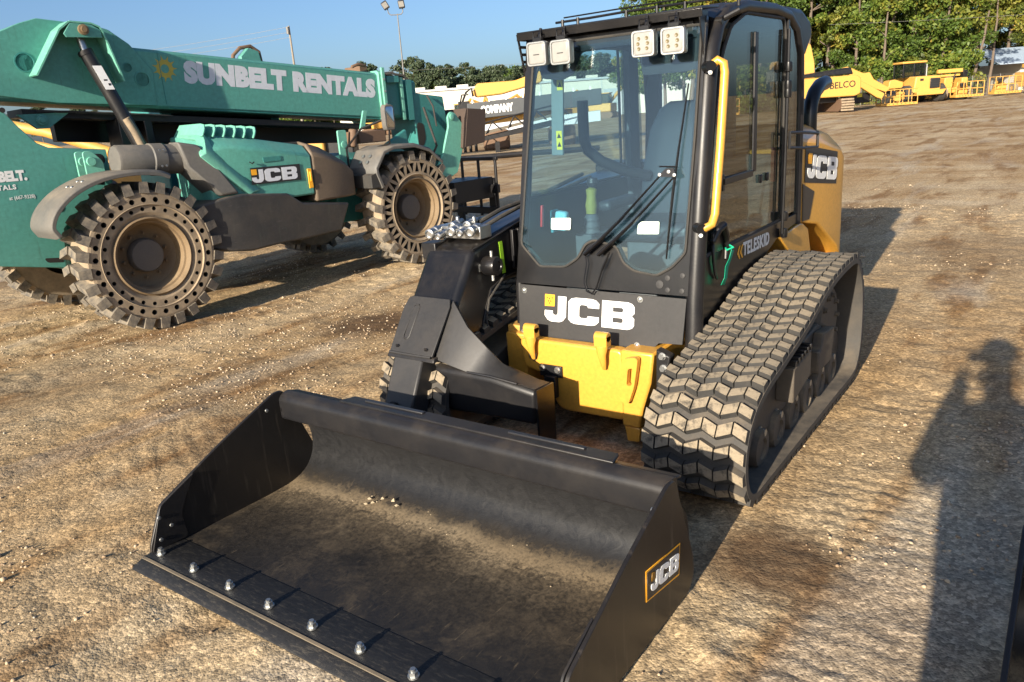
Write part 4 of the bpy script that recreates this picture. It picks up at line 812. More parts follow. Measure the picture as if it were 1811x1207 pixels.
def wheel(xc, yc, side, kind, n=24, spin=0):
    """wheel built about its own centre, outer face towards +x for side=1"""
    h = WT / 2; rr = .655 - .070
    mb = MB()
    if kind == 'holes': mb.lathe([(.345, h - .02), (.40, h), (.41, h)], (0, 0, 0), AX, 48, 0); mb.v and None
    prof_t = [(.33, -h), (rr - .03, -h), (rr, -h + .04), (rr, h - .05), (rr - .02, h - .005), (rr - .045, h)]
    # carcass shell without the outer face; the outer face is the pierced ring
    m = MB(); a0 = len(prof_t)
    nn = 60
    vs = [(hh, r * math.cos(2 * pi * k / nn), r * math.sin(2 * pi * k / nn)) for (r, hh) in prof_t for k in range(nn)]
    fs = [(i * nn + k, i * nn + (k + 1) % nn, (i + 1) * nn + (k + 1) % nn, (i + 1) * nn + k) for i in range(a0 - 1) for k in range(nn)]
    m.add(vs, fs, 0)
    if kind == 'holes':
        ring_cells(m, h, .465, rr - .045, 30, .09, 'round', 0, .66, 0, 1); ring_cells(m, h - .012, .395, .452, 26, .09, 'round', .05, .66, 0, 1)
        lat = [(.465, h), (.46, h + .004), (.452, h - .012)]; lat2 = [(.395, h - .012), (.385, h - .014), (.36, h - .035), (.33, h - .04), (.33, -h)]
    else:
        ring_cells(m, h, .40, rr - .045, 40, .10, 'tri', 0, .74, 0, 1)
        lat = [(.40, h), (.39, h + .006), (.38, h - .01)]; lat2 = [(.38, h - .01), (.36, h - .03), (.33, h - .04), (.33, -h)]
    for pr in (lat, lat2):
        vs = [(hh, r * math.cos(2 * pi * k / nn), r * math.sin(2 * pi * k / nn)) for (r, hh) in pr for k in range(nn)]
        m.add(vs, [(i * nn + k, i * nn + (k + 1) % nn, (i + 1) * nn + (k + 1) % nn, (i + 1) * nn + k) for i in range(len(pr) - 1) for k in range(nn)], 0)
    if side < 0: m.v = [(-x, y, z) for x, y, z in m.v]
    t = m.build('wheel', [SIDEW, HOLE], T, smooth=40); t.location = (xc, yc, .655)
    d = MB(); S = side
    d.lathe([(.345, h - .045), (.352, h - .018), (.338, h - .008), (.322, h - .03), (.316, h - .055), (.300, h - .062), (.292, h - .08), (.282, h - .19), (.24, h - .215), (.12, h - .22), (0, h - .22)], (0, 0, 0), (S, 0, 0), 48, caps=False)
    d.build('rim', [RIM], t)
    d = MB(); d.lathe([(.155, h - .215), (.15, h - .15), (.14, h - .135), (.05, h - .13), (0, h - .128)], (0, 0, 0), (S, 0, 0), 32); hb = d.build('hub', [paint('greasy_hub', (.10, .09, .08), .6, dust=.6, dcol=(.22, .18, .13), scale=12) if 'greasy_hub' not in MATS else MATS['greasy_hub']], t)
    for k in range(10 if side > 0 else 0):
        d = MB(); a = k * pi / 5 + .2; bolt(d, (S * (h - .215), .20 * math.cos(a), .20 * math.sin(a)), (S, 0, 0), .013, .03); d.build('wheel_nut', [RIM], t)
    for k in range(n):
        a = 2 * pi * k / n + spin; o = link('tread_lug', TL, t)
        # local axes: x across, y tangential, z radial
        o.matrix_local = Matrix(((S, 0, 0, 0), (0, -math.sin(a) * S, math.cos(a), math.cos(a) * rr), (0, math.cos(a) * S, math.sin(a), math.sin(a) * rr), (0, 0, 0, 1)))
    return t
XW = 1.22 - WT / 2
wheel(XW, .16, 1, 'holes', 26); wheel(XW, 3.34, 1, 'tri', 22, .1); wheel(-XW, .16, -1, 'holes', 26); wheel(-XW, 3.34, -1, 'tri', 22)
# axles and the steered rear-left wheel are part of the same machine
for y in (.16, 3.34): mb = MB(); mb.cyl((-.8, y, .655), (.8, y, .655), .13, n=16); mb.box((0, y, .68), (.5, .4, .4)); mb.build('axle', [RUST], T, .02)
# chassis
mb = MB(); mb.prism([(-.3, .55), (3.7, .55), (3.9, .8), (3.8, 1.15), (2.6, 1.2), (2.3, 1.0), (1.0, 1.0), (-.2, 1.1)], 0, -.45, .42); mb.build('chassis', [GREEND], T, .02)
side = [(-2.2, 2.5), (-1.2, 2.40), (-.75, 2.25), (-.47, 1.84), (-.36, 1.70), (-.28, 1.655), (.20, 1.60), (.20, 1.30), (-.02, 1.20), (-.30, .95), (-.36, .60), (-.9, .72), (-1.1, .80), (-2.2, .82)]
mb = MB(); mb.prism(side, 0, .50, .56); mb.build('rear_frame', [GREEN], T, .006)
mb = MB(); mb.prism(side, 0, -.56, -.50); mb.prism([(-2.2, .85), (-1.0, .85), (-.6, 1.0), (-.6, 1.5), (-1.0, 2.0), (-2.2, 2.3)], 0, -.495, .495); mb.build('rear_frame', [GREEN], T, .006)
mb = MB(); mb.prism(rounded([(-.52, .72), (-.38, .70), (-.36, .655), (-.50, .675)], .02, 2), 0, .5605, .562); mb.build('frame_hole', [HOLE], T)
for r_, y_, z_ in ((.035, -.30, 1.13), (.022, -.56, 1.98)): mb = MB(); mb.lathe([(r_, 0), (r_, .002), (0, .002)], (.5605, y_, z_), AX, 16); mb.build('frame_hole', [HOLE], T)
text('lettering', 'SUNBELT.', (.562, -.50, 1.405), (0, .999, -.02), (0, .02, 1), WHITE, T, .11, .82, .007, .0006, align='RIGHT')
text('lettering', 'RENTALS', (.562, -.60, 1.335), (0, .999, -.02), (0, .02, 1), WHITE, T, .055, 1.0, .002, .0006, 1.2, align='RIGHT')
text('lettering', 'at (667-9328)', (.562, -.47, 1.245), (0, .999, -.02), (0, .02, 1), WHITE, T, .045, .82, .0, .0006, align='RIGHT')
# mirror-green pivot brackets beside the rear wheel
for x in (.60, .78):
    mb = MB(); mb.prism(rounded([(-.10, 1.36), (-.10, 1.60), (-.02, 1.60), (.06, 1.50), (.06, 1.34)], .03, 3), 0, x, x + .02); mb.lathe([(.04, 0), (.04, .02), (0, .02)], (x + .02, -.045, 1.51), AX, 16); mb.build('pivot_bracket', [GREENL], T, .004)
mb = MB(); mb.cyl((.70, .02, 1.30), (.70, .05, 1.52), .05, n=14); mb.lathe([(0, -.05), (.05, -.05), (.05, .05), (0, .05)], (.70, .05, 1.52), AX, 16); mb.build('steer_ram', [BLACKM], T)
# boom
BX = .29
top = lambda y: 2.60 - .0945 * (y - 0.0); bot = lambda y: 2.03 - .0945 * y
SL = -.0945
def bsec(y, z0, z1, hx, c=.03): return [(-hx, y, z0 + c), (-hx + c, y, z0), (hx - c, y, z0), (hx, y, z0 + c), (hx, y, z1 - c), (hx - c, y, z1), (-hx + c, y, z1), (-hx, y, z1 - c)]
mb = MB(); mb.loft([bsec(-2.2, 2.16, 2.78, BX), bsec(-.40, 2.06, 2.62, BX), bsec(3.70, 1.685, 2.245, BX)]); bo = mb.build('boom', [GREEN], T, .006)
mb = MB(); mb.prism(rounded([(-.55, 2.55), (-.30, 2.655), (-.20, 2.70), (-.05, 2.745), (.42, 2.70), (.55, 2.665), (.72, 2.54), (.90, 2.30), (.88, 1.97), (-.02, 2.03), (-.55, 2.12)], .015, 2), 0, -BX - .012, BX + .012); mb.build('pivot_plate', [GREEN], T, .006)
# inverted V hood round the lift ram pin, standing out from the plate
mb = MB()
for a, b in (((-.20, 2.255), (.06, 2.63)), ((.06, 2.63), (.15, 2.695)), ((.15, 2.695), (.33, 2.685)), ((.33, 2.685), (.40, 2.655)), ((.40, 2.655), (.44, 2.52)), ((.44, 2.52), (.52, 2.19))):
    mb.plate([(BX, a[0], a[1]), (BX + .20, a[0], a[1]), (BX + .20, b[0], b[1]), (BX, b[0], b[1])], .014)
mb.build('ram_hood', [GREENL], T)
mb = MB(); mb.prism([(.08, 2.60), (.15, 2.69), (.33, 2.68), (.40, 2.64), (.41, 2.57), (.10, 2.57)], 0, BX + .18, BX + .20); mb.build('ram_hood_front', [GREEN], T, .004)
mb = MB(); mb.lathe([(.045, 0), (.045, .02), (.025, .024), (.025, .034), (0, .034)], (BX + .20, .25, 2.635), AX, 20); mb.build('ram_pin', [RIM], T)
for (y, z, r) in ((-.22, 2.38, .085), (.66, 2.33, .045), (.78, 2.22, .075)):
    mb = MB(); mb.lathe([(r, 0), (r, .004), (r * .86, .005), (r * .84, -.0), (0, -.0)], (BX + .0125, y, z), AX, 28); mb.build('boom_hole' if r > .08 else 'boom_disc', [GREEND if r > .08 else GREEN], T)
mb = MB(); mb.tube([(.38, .24, 2.64), (.42, .26, 2.44)], .035, 14); mb.build('ram_rod', [STEEL], T)
mb = MB(); mb.tube([(.42, .255, 2.47), (.50, .42, 1.95), (.56, .53, 1.58)], [.062, .062, .062], 20); mb.lathe([(0, 0), (.068, 0), (.068, .03), (0, .03)], (.42, .255, 2.46), (.14, .30, -.95), 20); rm = mb.build('lift_ram', [BLACKM], T)
mb = MB(); mb.plate([(.512, .255, 2.33), (.512, .335, 2.33), (.555, .395, 2.12), (.555, .315, 2.12)], .002); mb.build('warning_label', [WHITE], rm)
mb = MB(); mb.tube([(.515, .275, 2.255), (.512, .305, 2.305), (.523, .325, 2.25)], .004, 5, closed=True); mb.box((.538, .335, 2.20), (.003, .03, .02)); mb.box((.547, .36, 2.165), (.003, .02, .02)); mb.build('label_mark', [DARKV], rm)
mb = MB(); mb.tube([(.60, .42, 1.86), (.61, .47, 1.74), (.62, .51, 1.6)], .034, 12); mb.build('rusty_pipe', [SIDEW], T)
text('lettering', 'SUNBELT RENTALS', (BX + .001, 1.22, 2.195), (0, 1, SL), (0, -SL, 1), OFFW, T, .265, 1.02, .019, .0008, 1.07)
# sunburst logo: twelve teeth round a ring
def star(cy, cz, r0, r1, n=11):
    o_ = []
    for k in range(n):
        a = 2 * pi * k / n; o_ += [(cy + r1 * math.cos(a), cz + r1 * math.sin(a)), (cy + r0 * math.cos(a + .14), cz + r0 * math.sin(a + .14)), (cy + r0 * math.cos(a + .46), cz + r0 * math.sin(a + .46))]
    return o_
flat('sun_logo', [star(1.03, 2.315, .085, .128), [(1.03 + .042 * math.cos(k * pi / 10), 2.315 + .042 * math.sin(k * pi / 10)) for k in range(20)]], (BX + .001, 0, 0), (0, 1, 0), (0, 0, 1), plain('faded_gold_vinyl', (.42, .33, .05), .5), T, .0008)
mb = MB(); mb.loft([bsec(3.70, 1.665, 2.27, BX + .035), bsec(3.80, 1.655, 2.26, BX + .035)]); mb.box((BX + .045, 3.76, 1.97), (.03, .05, .66)); mb.build('boom_collar', [GREENL], T, .006)
mb = MB(); mb.loft([bsec(3.80, 1.72, 2.20, BX - .03), bsec(4.35, 1.66, 2.14, BX - .03)]); mb.build('boom_section', [GREEND], T, .006)
mb = MB(); mb.box((BX + .0, 4.08, 1.92), (.03, .045, .52)); mb.build('boom_collar', [GREENL], T, .004)
mb = MB(); mb.box((BX - .02, 4.21, 1.90), (.05, .10, .50)); mb.box((BX, 3.93, 2.16), (.06, .2, .08)); mb.build('boom_clamp', [GREEND], T, .005)
mb = MB(); mb.prism([(4.28, 1.99), (4.82, 1.925), (4.86, 1.60), (4.86, 1.20), (4.72, .95), (4.42, 1.0), (4.30, 1.18), (4.27, 1.62)], 0, -BX + .05, BX - .02); hd = mb.build('boom_head', [GREEND], T, .012)
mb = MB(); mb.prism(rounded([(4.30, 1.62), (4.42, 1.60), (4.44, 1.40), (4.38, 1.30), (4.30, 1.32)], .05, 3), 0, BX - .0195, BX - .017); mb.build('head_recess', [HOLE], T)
# cab roof and far-side cab behind the boom
mb = MB(); mb.tube([(-.5, 2.20, 2.30), (-.5, 2.26, 2.52), (-.5, 2.36, 2.60), (-.5, 2.50, 2.62), (-.5, 2.60, 2.56), (-.5, 2.63, 2.3)], .022, 10); mb.build('cab_roof_guard', [RUST], T)
mb = MB(); mb.prism(rounded([(1.2, 1.0), (2.7, 1.0), (2.72, 1.7), (2.55, 2.42), (1.3, 2.46), (1.2, 1.7)], .08, 3), 0, -1.15, -.42); mb.build('cab', [GREEND], T, .02)
mb = MB(); mb.prism(rounded([(1.32, 1.62), (2.6, 1.62), (2.48, 2.36), (1.4, 2.38)], .06, 3), 0, -.419, -.412); mb.build('cab_window', [GLASSC], T)
mb = MB(); mb.prism([(2.31, 2.40), (2.31, 2.50), (2.42, 2.595), (2.55, 2.56), (2.58, 2.40)], 0, -.505, -.42); mb.build('cab_beacon_guard', [GREEN], T, .008)
for z0 in (1.72, 1.86, 2.02, 2.16): mb = MB(); bolt(mb, (BX + .061, 3.76, z0), AX, .012, .012); mb.build('collar_bolt', [ZINC], T)
mb = MB(); mb.box((BX + .0015, .98, 2.225), (.004, .006, .49)); mb.build('boom_seam', [GREEND], T)
mb = MB(); mb.tube([(BX + .004, 1.0, 1.945), (BX + .004, 2.4, 1.812), (BX + .004, 3.68, 1.692)], .005, 6); mb.build('boom_weld', [GREEND], T)
mb = MB(); mb.box((1.167, 1.52, 1.385), (.006, .20, .045)); mb.build('green_patch', [GREEND], T)
mb = MB(); mb.tube([(.12, 3.9, 2.22), (.16, 4.05, 2.24), (.22, 4.2, 2.21), (.24, 4.32, 2.10)], .014, 6); mb.tube([(.05, 3.9, 2.22), (.10, 4.1, 2.26), (.20, 4.3, 2.16)], .012, 6); mb.build('boom_hose', [RUB], T)
mb = MB(); mb.box((-.0, 3.62, 2.30), (.3, .12, .07)); mb.tube([(.2, 3.40, 2.32), (.2, 3.5, 2.35), (.2, 3.62, 2.33)], .02, 8); mb.build('boom_hose', [RUST], T, .01)
# dark beam, hoses and a bracket below the boom
mb = MB(); mb.prism([(-.3, 2.00), (3.6, 1.64), (3.6, 1.58), (-.3, 1.93)], 0, -.20, .20); mb.build('chain_guard', [BLACKM], T, .004)
mb = MB(); mb.prism([(.10, 1.90), (3.75, 1.62), (3.8, 1.42), (2.6, 1.48), (.10, 1.70)], 0, -.40, -.28); mb.build('side_rail', [BLACKM], T, .006)
mb = MB(); mb.prism([(-.36, 1.95), (.08, 1.95), (-.12, 1.82), (-.22, 1.82)], 0, .20, .235); mb.lathe([(.05, 0), (.05, .02), (.028, .025), (.028, .035), (0, .035)], (.235, -.17, 1.895), AX, 20); mb.build('stop_plate', [GREEN], T, .004)
mb = MB(); mb.box((.1, .55, 1.63), (.3, .12, .5)); mb.box((.05, .8, 1.6), (.3, .08, .5)); mb.build('valve_stack', [BLACKM], T, .01)
for k in range(5):
    mb = MB(); y = .0 + k * .16; mb.tube([(.26, y - .2, 1.97 - y * .09), (.27, y + .1, 1.955 - y * .09), (.25, y + .4, 1.96 - (y + .4) * .09)], .009, 6); mb.build('boom_hose', [RUB], T)
# engine pod on the near side
mb = MB()
es = lambda y, xo, zt, zs: [(.45, y, 1.0), (xo, y, .98), (xo + .01, y, zs), (xo - .10, y, zt - .02), (xo - .25, y, zt), (.45, y, zt)]
mb.loft([es(.86, 1.10, 1.66, 1.52), es(1.05, 1.14, 1.66, 1.54), es(1.45, 1.155, 1.60, 1.48), es(1.98, 1.155, 1.50, 1.38)]); mb.build('engine_cover', [GREEN], T, .02, seg=3)
mb = MB(); mb.loft([[(1.165, .84, 1.50), (1.10, .88, 1.62), (1.0, .92, 1.69), (.6, .92, 1.69), (.6, .86, 1.66), (1.0, .84, 1.63), (1.09, .80, 1.56), (1.15, .78, 1.47)], [(1.172, 1.25, 1.08), (1.172, 1.29, 1.10), (1.17, 1.34, 1.10), (.9, 1.34, 1.10), (.9, 1.22, 1.08), (1.0, 1.22, 1.07), (1.09, 1.22, 1.06), (1.165, 1.21, 1.06)]]); mb.build('cover_edge', [GREENL], T, .008)
for k in range(6):
    mb = MB(); y = .88 + k * .105; zb = 1.655 - k * .011
    mb.loft([[(x, y + a_, zb + b_) for x, a_, b_ in ((xx, 0, 0), (xx, .012, -.008), (xx, .085 * f_ + .012, .115 * f_ - .008), (xx, .085 * f_, .115 * f_))] for xx, f_ in ((.50, 1), (.92, 1), (1.0, .9), (1.05, .55), (1.07, .15))]); mb.build('louvre', [GREENL], T, .004)
mb = MB()
gs = lambda y, xo, zt, zs: [(.45, y, .90), (xo, y, .90), (xo + .01, y, zs), (xo - .08, y, zt - .03), (xo - .22, y, zt), (.45, y, zt)]
mb.loft([gs(1.985, 1.16, 1.53, 1.40), gs(2.15, 1.16, 1.48, 1.36), gs(2.42, 1.14, 1.33, 1.26), gs(2.56, 1.08, 1.22, 1.16), gs(2.60, 1.0, 1.16, 1.10)]); mb.build('engine_grille', [paint('brown_dusty_plastic', (.12, .09, .062), .6, dust=.5, dcol=(.28, .21, .14), scale=5)], T, .025, seg=3)
mb = MB(); mb.loft([[(1.16, .62, 1.02), (1.165, .72, .62), (.6, .72, .58), (.6, .62, 1.02)], [(1.20, .95, 1.08), (1.20, .92, .56), (.6, .92, .52), (.6, .95, 1.06)], [(1.20, 1.12, 1.09), (1.20, 1.13, .53), (.6, 1.13, .50), (.6, 1.12, 1.08)], [(1.20, 1.62, 1.035), (1.16, 1.5, .54), (.6, 1.5, .52), (.6, 1.62, 1.03)], [(1.185, 1.79, .92), (1.16, 1.8, .54), (.6, 1.8, .54), (.6, 1.79, .92)], [(1.185, 2.38, .84), (1.12, 2.28, .55), (.6, 2.28, .56), (.6, 2.38, .84)]]); mb.build('lower_pod', [paint('scuffed_black_plastic', (.035, .035, .036), .5, dust=.65, dcol=(.25, .195, .13), scale=3.2, streak=.9)], T, .02, seg=3)
mb = MB(); mb.loft([[(1.10, .62, 1.62), (1.13, .66, 1.40), (.9, .66, 1.35), (.9, .62, 1.62)], [(1.12, .80, 1.58), (1.19, .92, 1.10), (.9, .92, 1.05), (.9, .80, 1.58)], [(1.14, .86, 1.50), (1.195, 1.10, 1.10), (.9, 1.10, 1.05), (.9, .86, 1.50)]]); mb.build('air_duct', [PLAS], T, .02, seg=3)
mb = MB(); mb.lathe([(0, 0), (.125, 0), (.135, .02), (.135, .30), (.145, .31), (.145, .42), (.135, .43), (.135, .58), (0, .58)], (.94, .10, 1.50), (0, 1, -.06), 28); mb.build('air_cleaner', [PLAS], T)
for y in (.45, .49):
    for z in (1.56, 1.42): mb = MB(); bolt(mb, (1.08, y, z), AX, .008, .008); mb.build('cleaner_bolt', [STEEL], T)
flat('badge_ground', [[(1.235, 1.185), (1.80, 1.185), (1.80, 1.345), (1.235, 1.345)]], (1.168, 0, 0), (0, 1, -.02), (0, .02, 1), DARKV, T, .002)
jcb(T, (1.1715, 1.265, 1.20 - .025), (0, 1, -.02), (0, .02, 1), .51, .125, OFFW)
mb = MB(); mb.box((1.172, 1.93, 1.15), (.012, .05, .20)); mb.box((1.18, 1.935, 1.17), (.016, .02, .10)); mb.build('cover_latch', [ORANGE, DARKV], T, .004)
mb = MB(); mb.tube([(1.178, 1.26, 1.38), (1.19, 1.28, 1.36), (1.18, 1.31, 1.375)], .006, 6); mb.build('cover_strap', [DARKV], T)
# fenders
def fender(outer, x0, x1, t, name='fender'):
    m = MB(); n = len(outer); sec = []
    for i, (y, z) in enumerate(outer):
        a = Vector(outer[max(0, i - 1)]); b = Vector(outer[min(n - 1, i + 1)]); d = (b - a).normalized(); nr = Vector((d.y, -d.x))
        q = Vector((y, z)) + nr * t
        sec.append([(x0, y, z), (x1 - .03, y, z), (x1, y + nr.x * .02, z + nr.y * .02), (x1, q.x + nr.x * .035, q.y + nr.y * .035), (x1 - .012, q.x + nr.x * .035, q.y + nr.y * .035), (x1 - .03, q.x, q.y), (x0, q.x, q.y)])
    m.loft(sec); return m.build(name, [PLAS], T, .004)
f1 = fender(cat_open([(-.60, .93), (-.64, 1.03), (-.57, 1.17), (-.40, 1.305), (-.16, 1.395), (.12, 1.42), (.34, 1.395), (.44, 1.355)], 4), .80, 1.25, .016)
for (y, z) in ((-.36, 1.325), (-.27, 1.36)):
    for x in (1.02, 1.12): mb = MB(); mb.lathe([(.016, 0), (.014, .006), (0, .008)], (x, y, z + .002), (0, -.35, .93), 12); mb.build('fender_bolt', [ZINC], f1)
f2 = fender([(2.78, .94), (2.72, 1.10), (2.72, 1.18), (2.86, 1.36), (3.02, 1.405), (3.34, 1.40), (3.58, 1.33), (3.78, 1.17)], .78, 1.27, .016)
mb = MB(); mb.prism([(2.66, .96), (2.79, .96), (2.74, 1.12), (2.66, 1.10)], 0, .78, 1.26); mb.build('mud_flap', [RUB], f2)
for y, z in ((2.80, 1.297), (2.75, 1.235)):
    for x in (.98, 1.10): mb = MB(); mb.lathe([(.022, 0), (.020, .006), (0, .009)], (x, y, z), (0, -.75, .6), 12); mb.build('fender_bolt', [ZINC], f2)
# mirror, arm and bracket
mb = MB(); mb.loft([[(1.24 + p[0] * .0, 2.98 + p[0] * .075, 1.70 + p[1] * .14) for p in rounded([(-1, -1), (1, -1), (1, 1), (-1, 1)], .5, 3)], [(1.30, 2.985 + p[0] * .07, 1.70 + p[1] * .135) for p in rounded([(-1, -1), (1, -1), (1, 1), (-1, 1)], .5, 3)]]); mi_ = mb.build('mirror', [PLAS], T, .006)
mb = MB(); mb.loft([[(1.301, 2.985 + p[0] * .055, 1.70 + p[1] * .115) for p in rounded([(-1, -1), (1, -1), (1, 1), (-1, 1)], .4, 3)], [(1.303, 2.985 + p[0] * .05, 1.70 + p[1] * .11) for p in rounded([(-1, -1), (1, -1), (1, 1), (-1, 1)], .4, 3)]]); mb.build('mirror_glass', [plain('silvered_glass', (.5, .52, .54), .08, 1)], mi_)
mb = MB(); mb.tube([(1.27, 2.98, 1.57), (1.25, 2.98, 1.42), (1.0, 2.98, 1.38)], .011, 8); mb.tube([(1.24, 2.93, 1.68), (1.0, 2.80, 1.60), (.80, 2.72, 1.40), (.80, 2.72, 1.15)], .013, 8); mb.build('mirror_arm', [BLACKM], T)
mb = MB(); mb.prism(rounded([(2.68, 1.60), (2.80, 1.60), (2.80, 1.20), (2.70, 1.16), (2.68, 1.3)], .02, 3), 0, .70, .725); mb.lathe([(.04, 0), (.04, .012), (.02, .014), (0, .014)], (.725, 2.745, 1.44), AX, 16); mb.build('mast_bracket', [GREENL], T, .004)
mb = MB(); mb.prism([(3.2, 1.80), (3.26, 1.80), (3.20, 1.60), (3.12, 1.58)], 0, .55, .575); mb.build('mast_bracket', [GREENL], T, .004)
mb = MB(); mb.lathe([(0, -.1), (.05, -.1), (.05, .1), (0, .1)], (.70, 2.9, 1.5), (0, .2, 1), 14); mb.box((.55, 3.2, 1.50), (.3, .4, .14)); mb.build('valve_block', [RUST], T, .01)
mb = MB(); mb.prism([(2.6, .55), (3.9, .55), (3.9, 1.15), (3.3, 1.32), (2.7, 1.25)], 0, -.4, .60); mb.prism([(3.3, 1.30), (3.85, 1.55), (3.9, 1.15)], 0, .50, .56); mb.build('front_frame', [GREEND], T, .015)
# fork carriage
for x in (.42, -.42):
    mb = MB(); mb.prism(rounded([(4.40, .98), (4.55, 1.18), (4.70, 1.53), (4.70, 1.66), (4.76, 1.725), (4.84, 1.70), (4.96, 1.56), (5.02, 1.40), (4.92, 1.20), (4.80, .92), (4.62, .85)], .03, 3), 0, x, x + .035); mb.lathe([(.045, 0), (.045, .015), (.025, .02), (0, .02)], (x + .035, 4.77, 1.655), AX, 18); mb.build('carriage_plate', [GREENL], T, .006)
mb = MB(); mb.loft([[(.50, 4.93, 1.22), (.50, 5.0, 1.60), (.50, 5.06, 1.75), (.50, 5.02, 1.75), (.50, 4.96, 1.62), (.50, 4.89, 1.24)], [(-.50, 4.93, 1.22), (-.50, 5.0, 1.60), (-.50, 5.06, 1.75), (-.50, 5.02, 1.75), (-.50, 4.96, 1.62), (-.50, 4.89, 1.24)]])
mb.prism([(4.93, 1.24), (5.33, 1.28), (5.40, 1.72), (5.04, 1.75)], 0, .49, .505); mb.build('attachment_face', [paint('shaded_rusty_plate', (.06, .04, .03), .7, dust=.3, dcol=(.12, .08, .05))], T, .005)  # darker base colour carries the shade on this rusty plate
mb = MB()
for x in (-.62, -.28, .06, .40): mb.box((x, 5.62, .62), (.035, .035, .84)); 
mb.box((-.11, 5.62, 1.03), (1.1, .05, .05)); mb.box((-.11, 5.62, .60), (1.1, .06, .12)); mb.box((-.11, 5.62, .28), (1.1, .05, .10)); mb.box((.05, 5.25, .62), (.5, .8, .3)); mb.build('fork_frame', [BLACKM], T, .006)
for x in (-.45, .25):
    mb = MB(); mb.prism([(5.66, .05), (6.8, .05), (6.8, .07), (5.72, .10), (5.70, .75), (5.66, .75)], 0, x - .06, x + .06); mb.build('fork', [BLACKM], T, .006)
mb = MB(); mb.tube([(.30, 4.42, 1.80), (.36, 4.45, 1.55), (.40, 4.50, 1.30), (.36, 4.42, 1.15)], .016, 8); mb.tube([(.30, 4.50, 1.95), (.38, 4.52, 1.80), (.38, 4.55, 1.55)], .012, 8); mb.build('tilt_hose', [RUB], T)

# ================================================================ BACKGROUND
YAW = .6413
def WP(lat, dep, z=0): return Vector((1.96 + .8014 * lat - .5982 * dep, -4.20 + .5982 * lat + .8014 * dep, z))   # sideways and away from the photographer's spot
# ---- trees
def leaf_cloud(name, clusters, per, size, mat, seed, tilt=1.0):
    """crown made of single leaf faces gathered in clumps; clusters: (x, y, z, radius, tint)"""
    r = np.random.default_rng(seed); C = np.array(clusters); n = len(C) * per
    ci = np.repeat(np.arange(len(C)), per); d = r.normal(size=(n, 3)); d /= np.linalg.norm(d, axis=1)[:, None]
    p = C[ci, :3] + d * (C[ci, 3] * r.random(n) ** .4)[:, None] * np.array([1, 1, .75])
    a = r.normal(size=(n, 3)); a /= np.linalg.norm(a, axis=1)[:, None]; b = np.cross(a, r.normal(size=(n, 3))); b /= np.linalg.norm(b, axis=1)[:, None]
    sz = size * (.6 + .8 * r.random(n))[:, None]
    v = np.stack([p - a * sz, p + b * sz * .55, p + a * sz, p - b * sz * .55], 1).reshape(-1, 3)
    q = np.arange(n * 4)
    me = bpy.data.meshes.new(name); me.vertices.add(n * 4); me.vertices.foreach_set('co', v.astype(np.float32).ravel()); me.loops.add(n * 4); me.loops.foreach_set('vertex_index', q)
    me.polygons.add(n); me.polygons.foreach_set('loop_start', np.arange(n) * 4); me.polygons.foreach_set('loop_total', np.full(n, 4)); me.update(); me.validate()
    t = np.clip(C[ci, 4] + r.normal(size=n) * .16, 0, 1); at = me.attributes.new('tint', 'FLOAT', 'POINT'); at.data.foreach_set('value', np.repeat(t, 4).astype(np.float32))
    me.materials.append(mat); return me
def trunk_mesh(h, r0, seed, limbs=7, lean=0, z0=.35):
    rd = random.Random(seed); mb = MB(); pts = []; x = y = 0
    for i in range(9):
        t = i / 8; x += rd.uniform(-.03, .03) * h * .3 + lean * h / 8; y += rd.uniform(-.03, .03) * h * .3; pts.append((x, y, t * h))
    mb.tube(pts, [r0 * (1.25 if i == 0 else 1 - .75 * i / 8) for i in range(9)], 8); tips = []
    for k in range(limbs):
        t = rd.uniform(z0, .95); i = int(t * 8); p = Vector(pts[i]); a = rd.uniform(0, 2 * pi); L_ = h * rd.uniform(.16, .30) * (1.15 - t * .6)
        q = p + Vector((math.cos(a), math.sin(a), rd.uniform(.2, .8))) * L_ * .5; e = q + Vector((math.cos(a), math.sin(a), rd.uniform(-.1, .7))) * L_ * .5
        mb.tube([p, q, e], [r0 * .38 * (1 - t * .5), r0 * .25 * (1 - t * .5), r0 * .08], 6); tips += [q, e]
    return mb.mesh('trunk', [BARK]), tips + [Vector(pts[-1]), Vector(pts[-2])]
def broad_proto(seed, h, r0, mat, rad, zlow, tint, n=36, per=190, size=.150, lean=0):
    rd = random.Random(seed * 7 + 1); tm, tips = trunk_mesh(h, r0, seed, 9, lean, zlow); cl = []
    for k in range(n):
        t = rd.random(); z = h * (zlow + (1.02 - zlow) * t); R = rad * math.sin(pi * min(.97, .18 + .75 * t)) ** .6; a = rd.uniform(0, 2 * pi); rr = R * math.sqrt(rd.random())
        cl.append((rr * math.cos(a) + lean * z, rr * math.sin(a), z, rd.uniform(.55, 1.15) * rad * .34, tint + rd.uniform(-.25, .25)))
    for p in tips: cl.append((p.x, p.y, p.z, rad * .30, tint + rd.uniform(-.2, .2)))
    return tm, leaf_cloud('crown', cl, per, size, mat, seed)
PR = [broad_proto(11, 15, .22, LEAF, 3.0, .22, .42), broad_proto(12, 13, .17, LEAF, 2.7, .12, .50), broad_proto(13, 16, .20, LEAFY, 2.6, .30, .38), broad_proto(14, 11, .14, LEAFY, 2.5, .10, .55), broad_proto(15, 17, .20, LEAF, 2.6, .42, .35, lean=.05)]
BU = [broad_proto(31, 3.6, .06, LEAF, 1.7, .08, .45, 18, 90, .17), broad_proto(32, 2.8, .05, LEAFY, 1.5, .06, .35, 16, 90, .16)]
WOOD_G = 'leafy trees along the far edge of the yard'
def tree(tm, cm, p, rz, s, label, cat='tree', group=None, name='tree'):
    t = thing(name, label, cat, p, rz, group); t.scale = (s, s, s); link('trunk', tm, t); link('crown', cm, t); return t
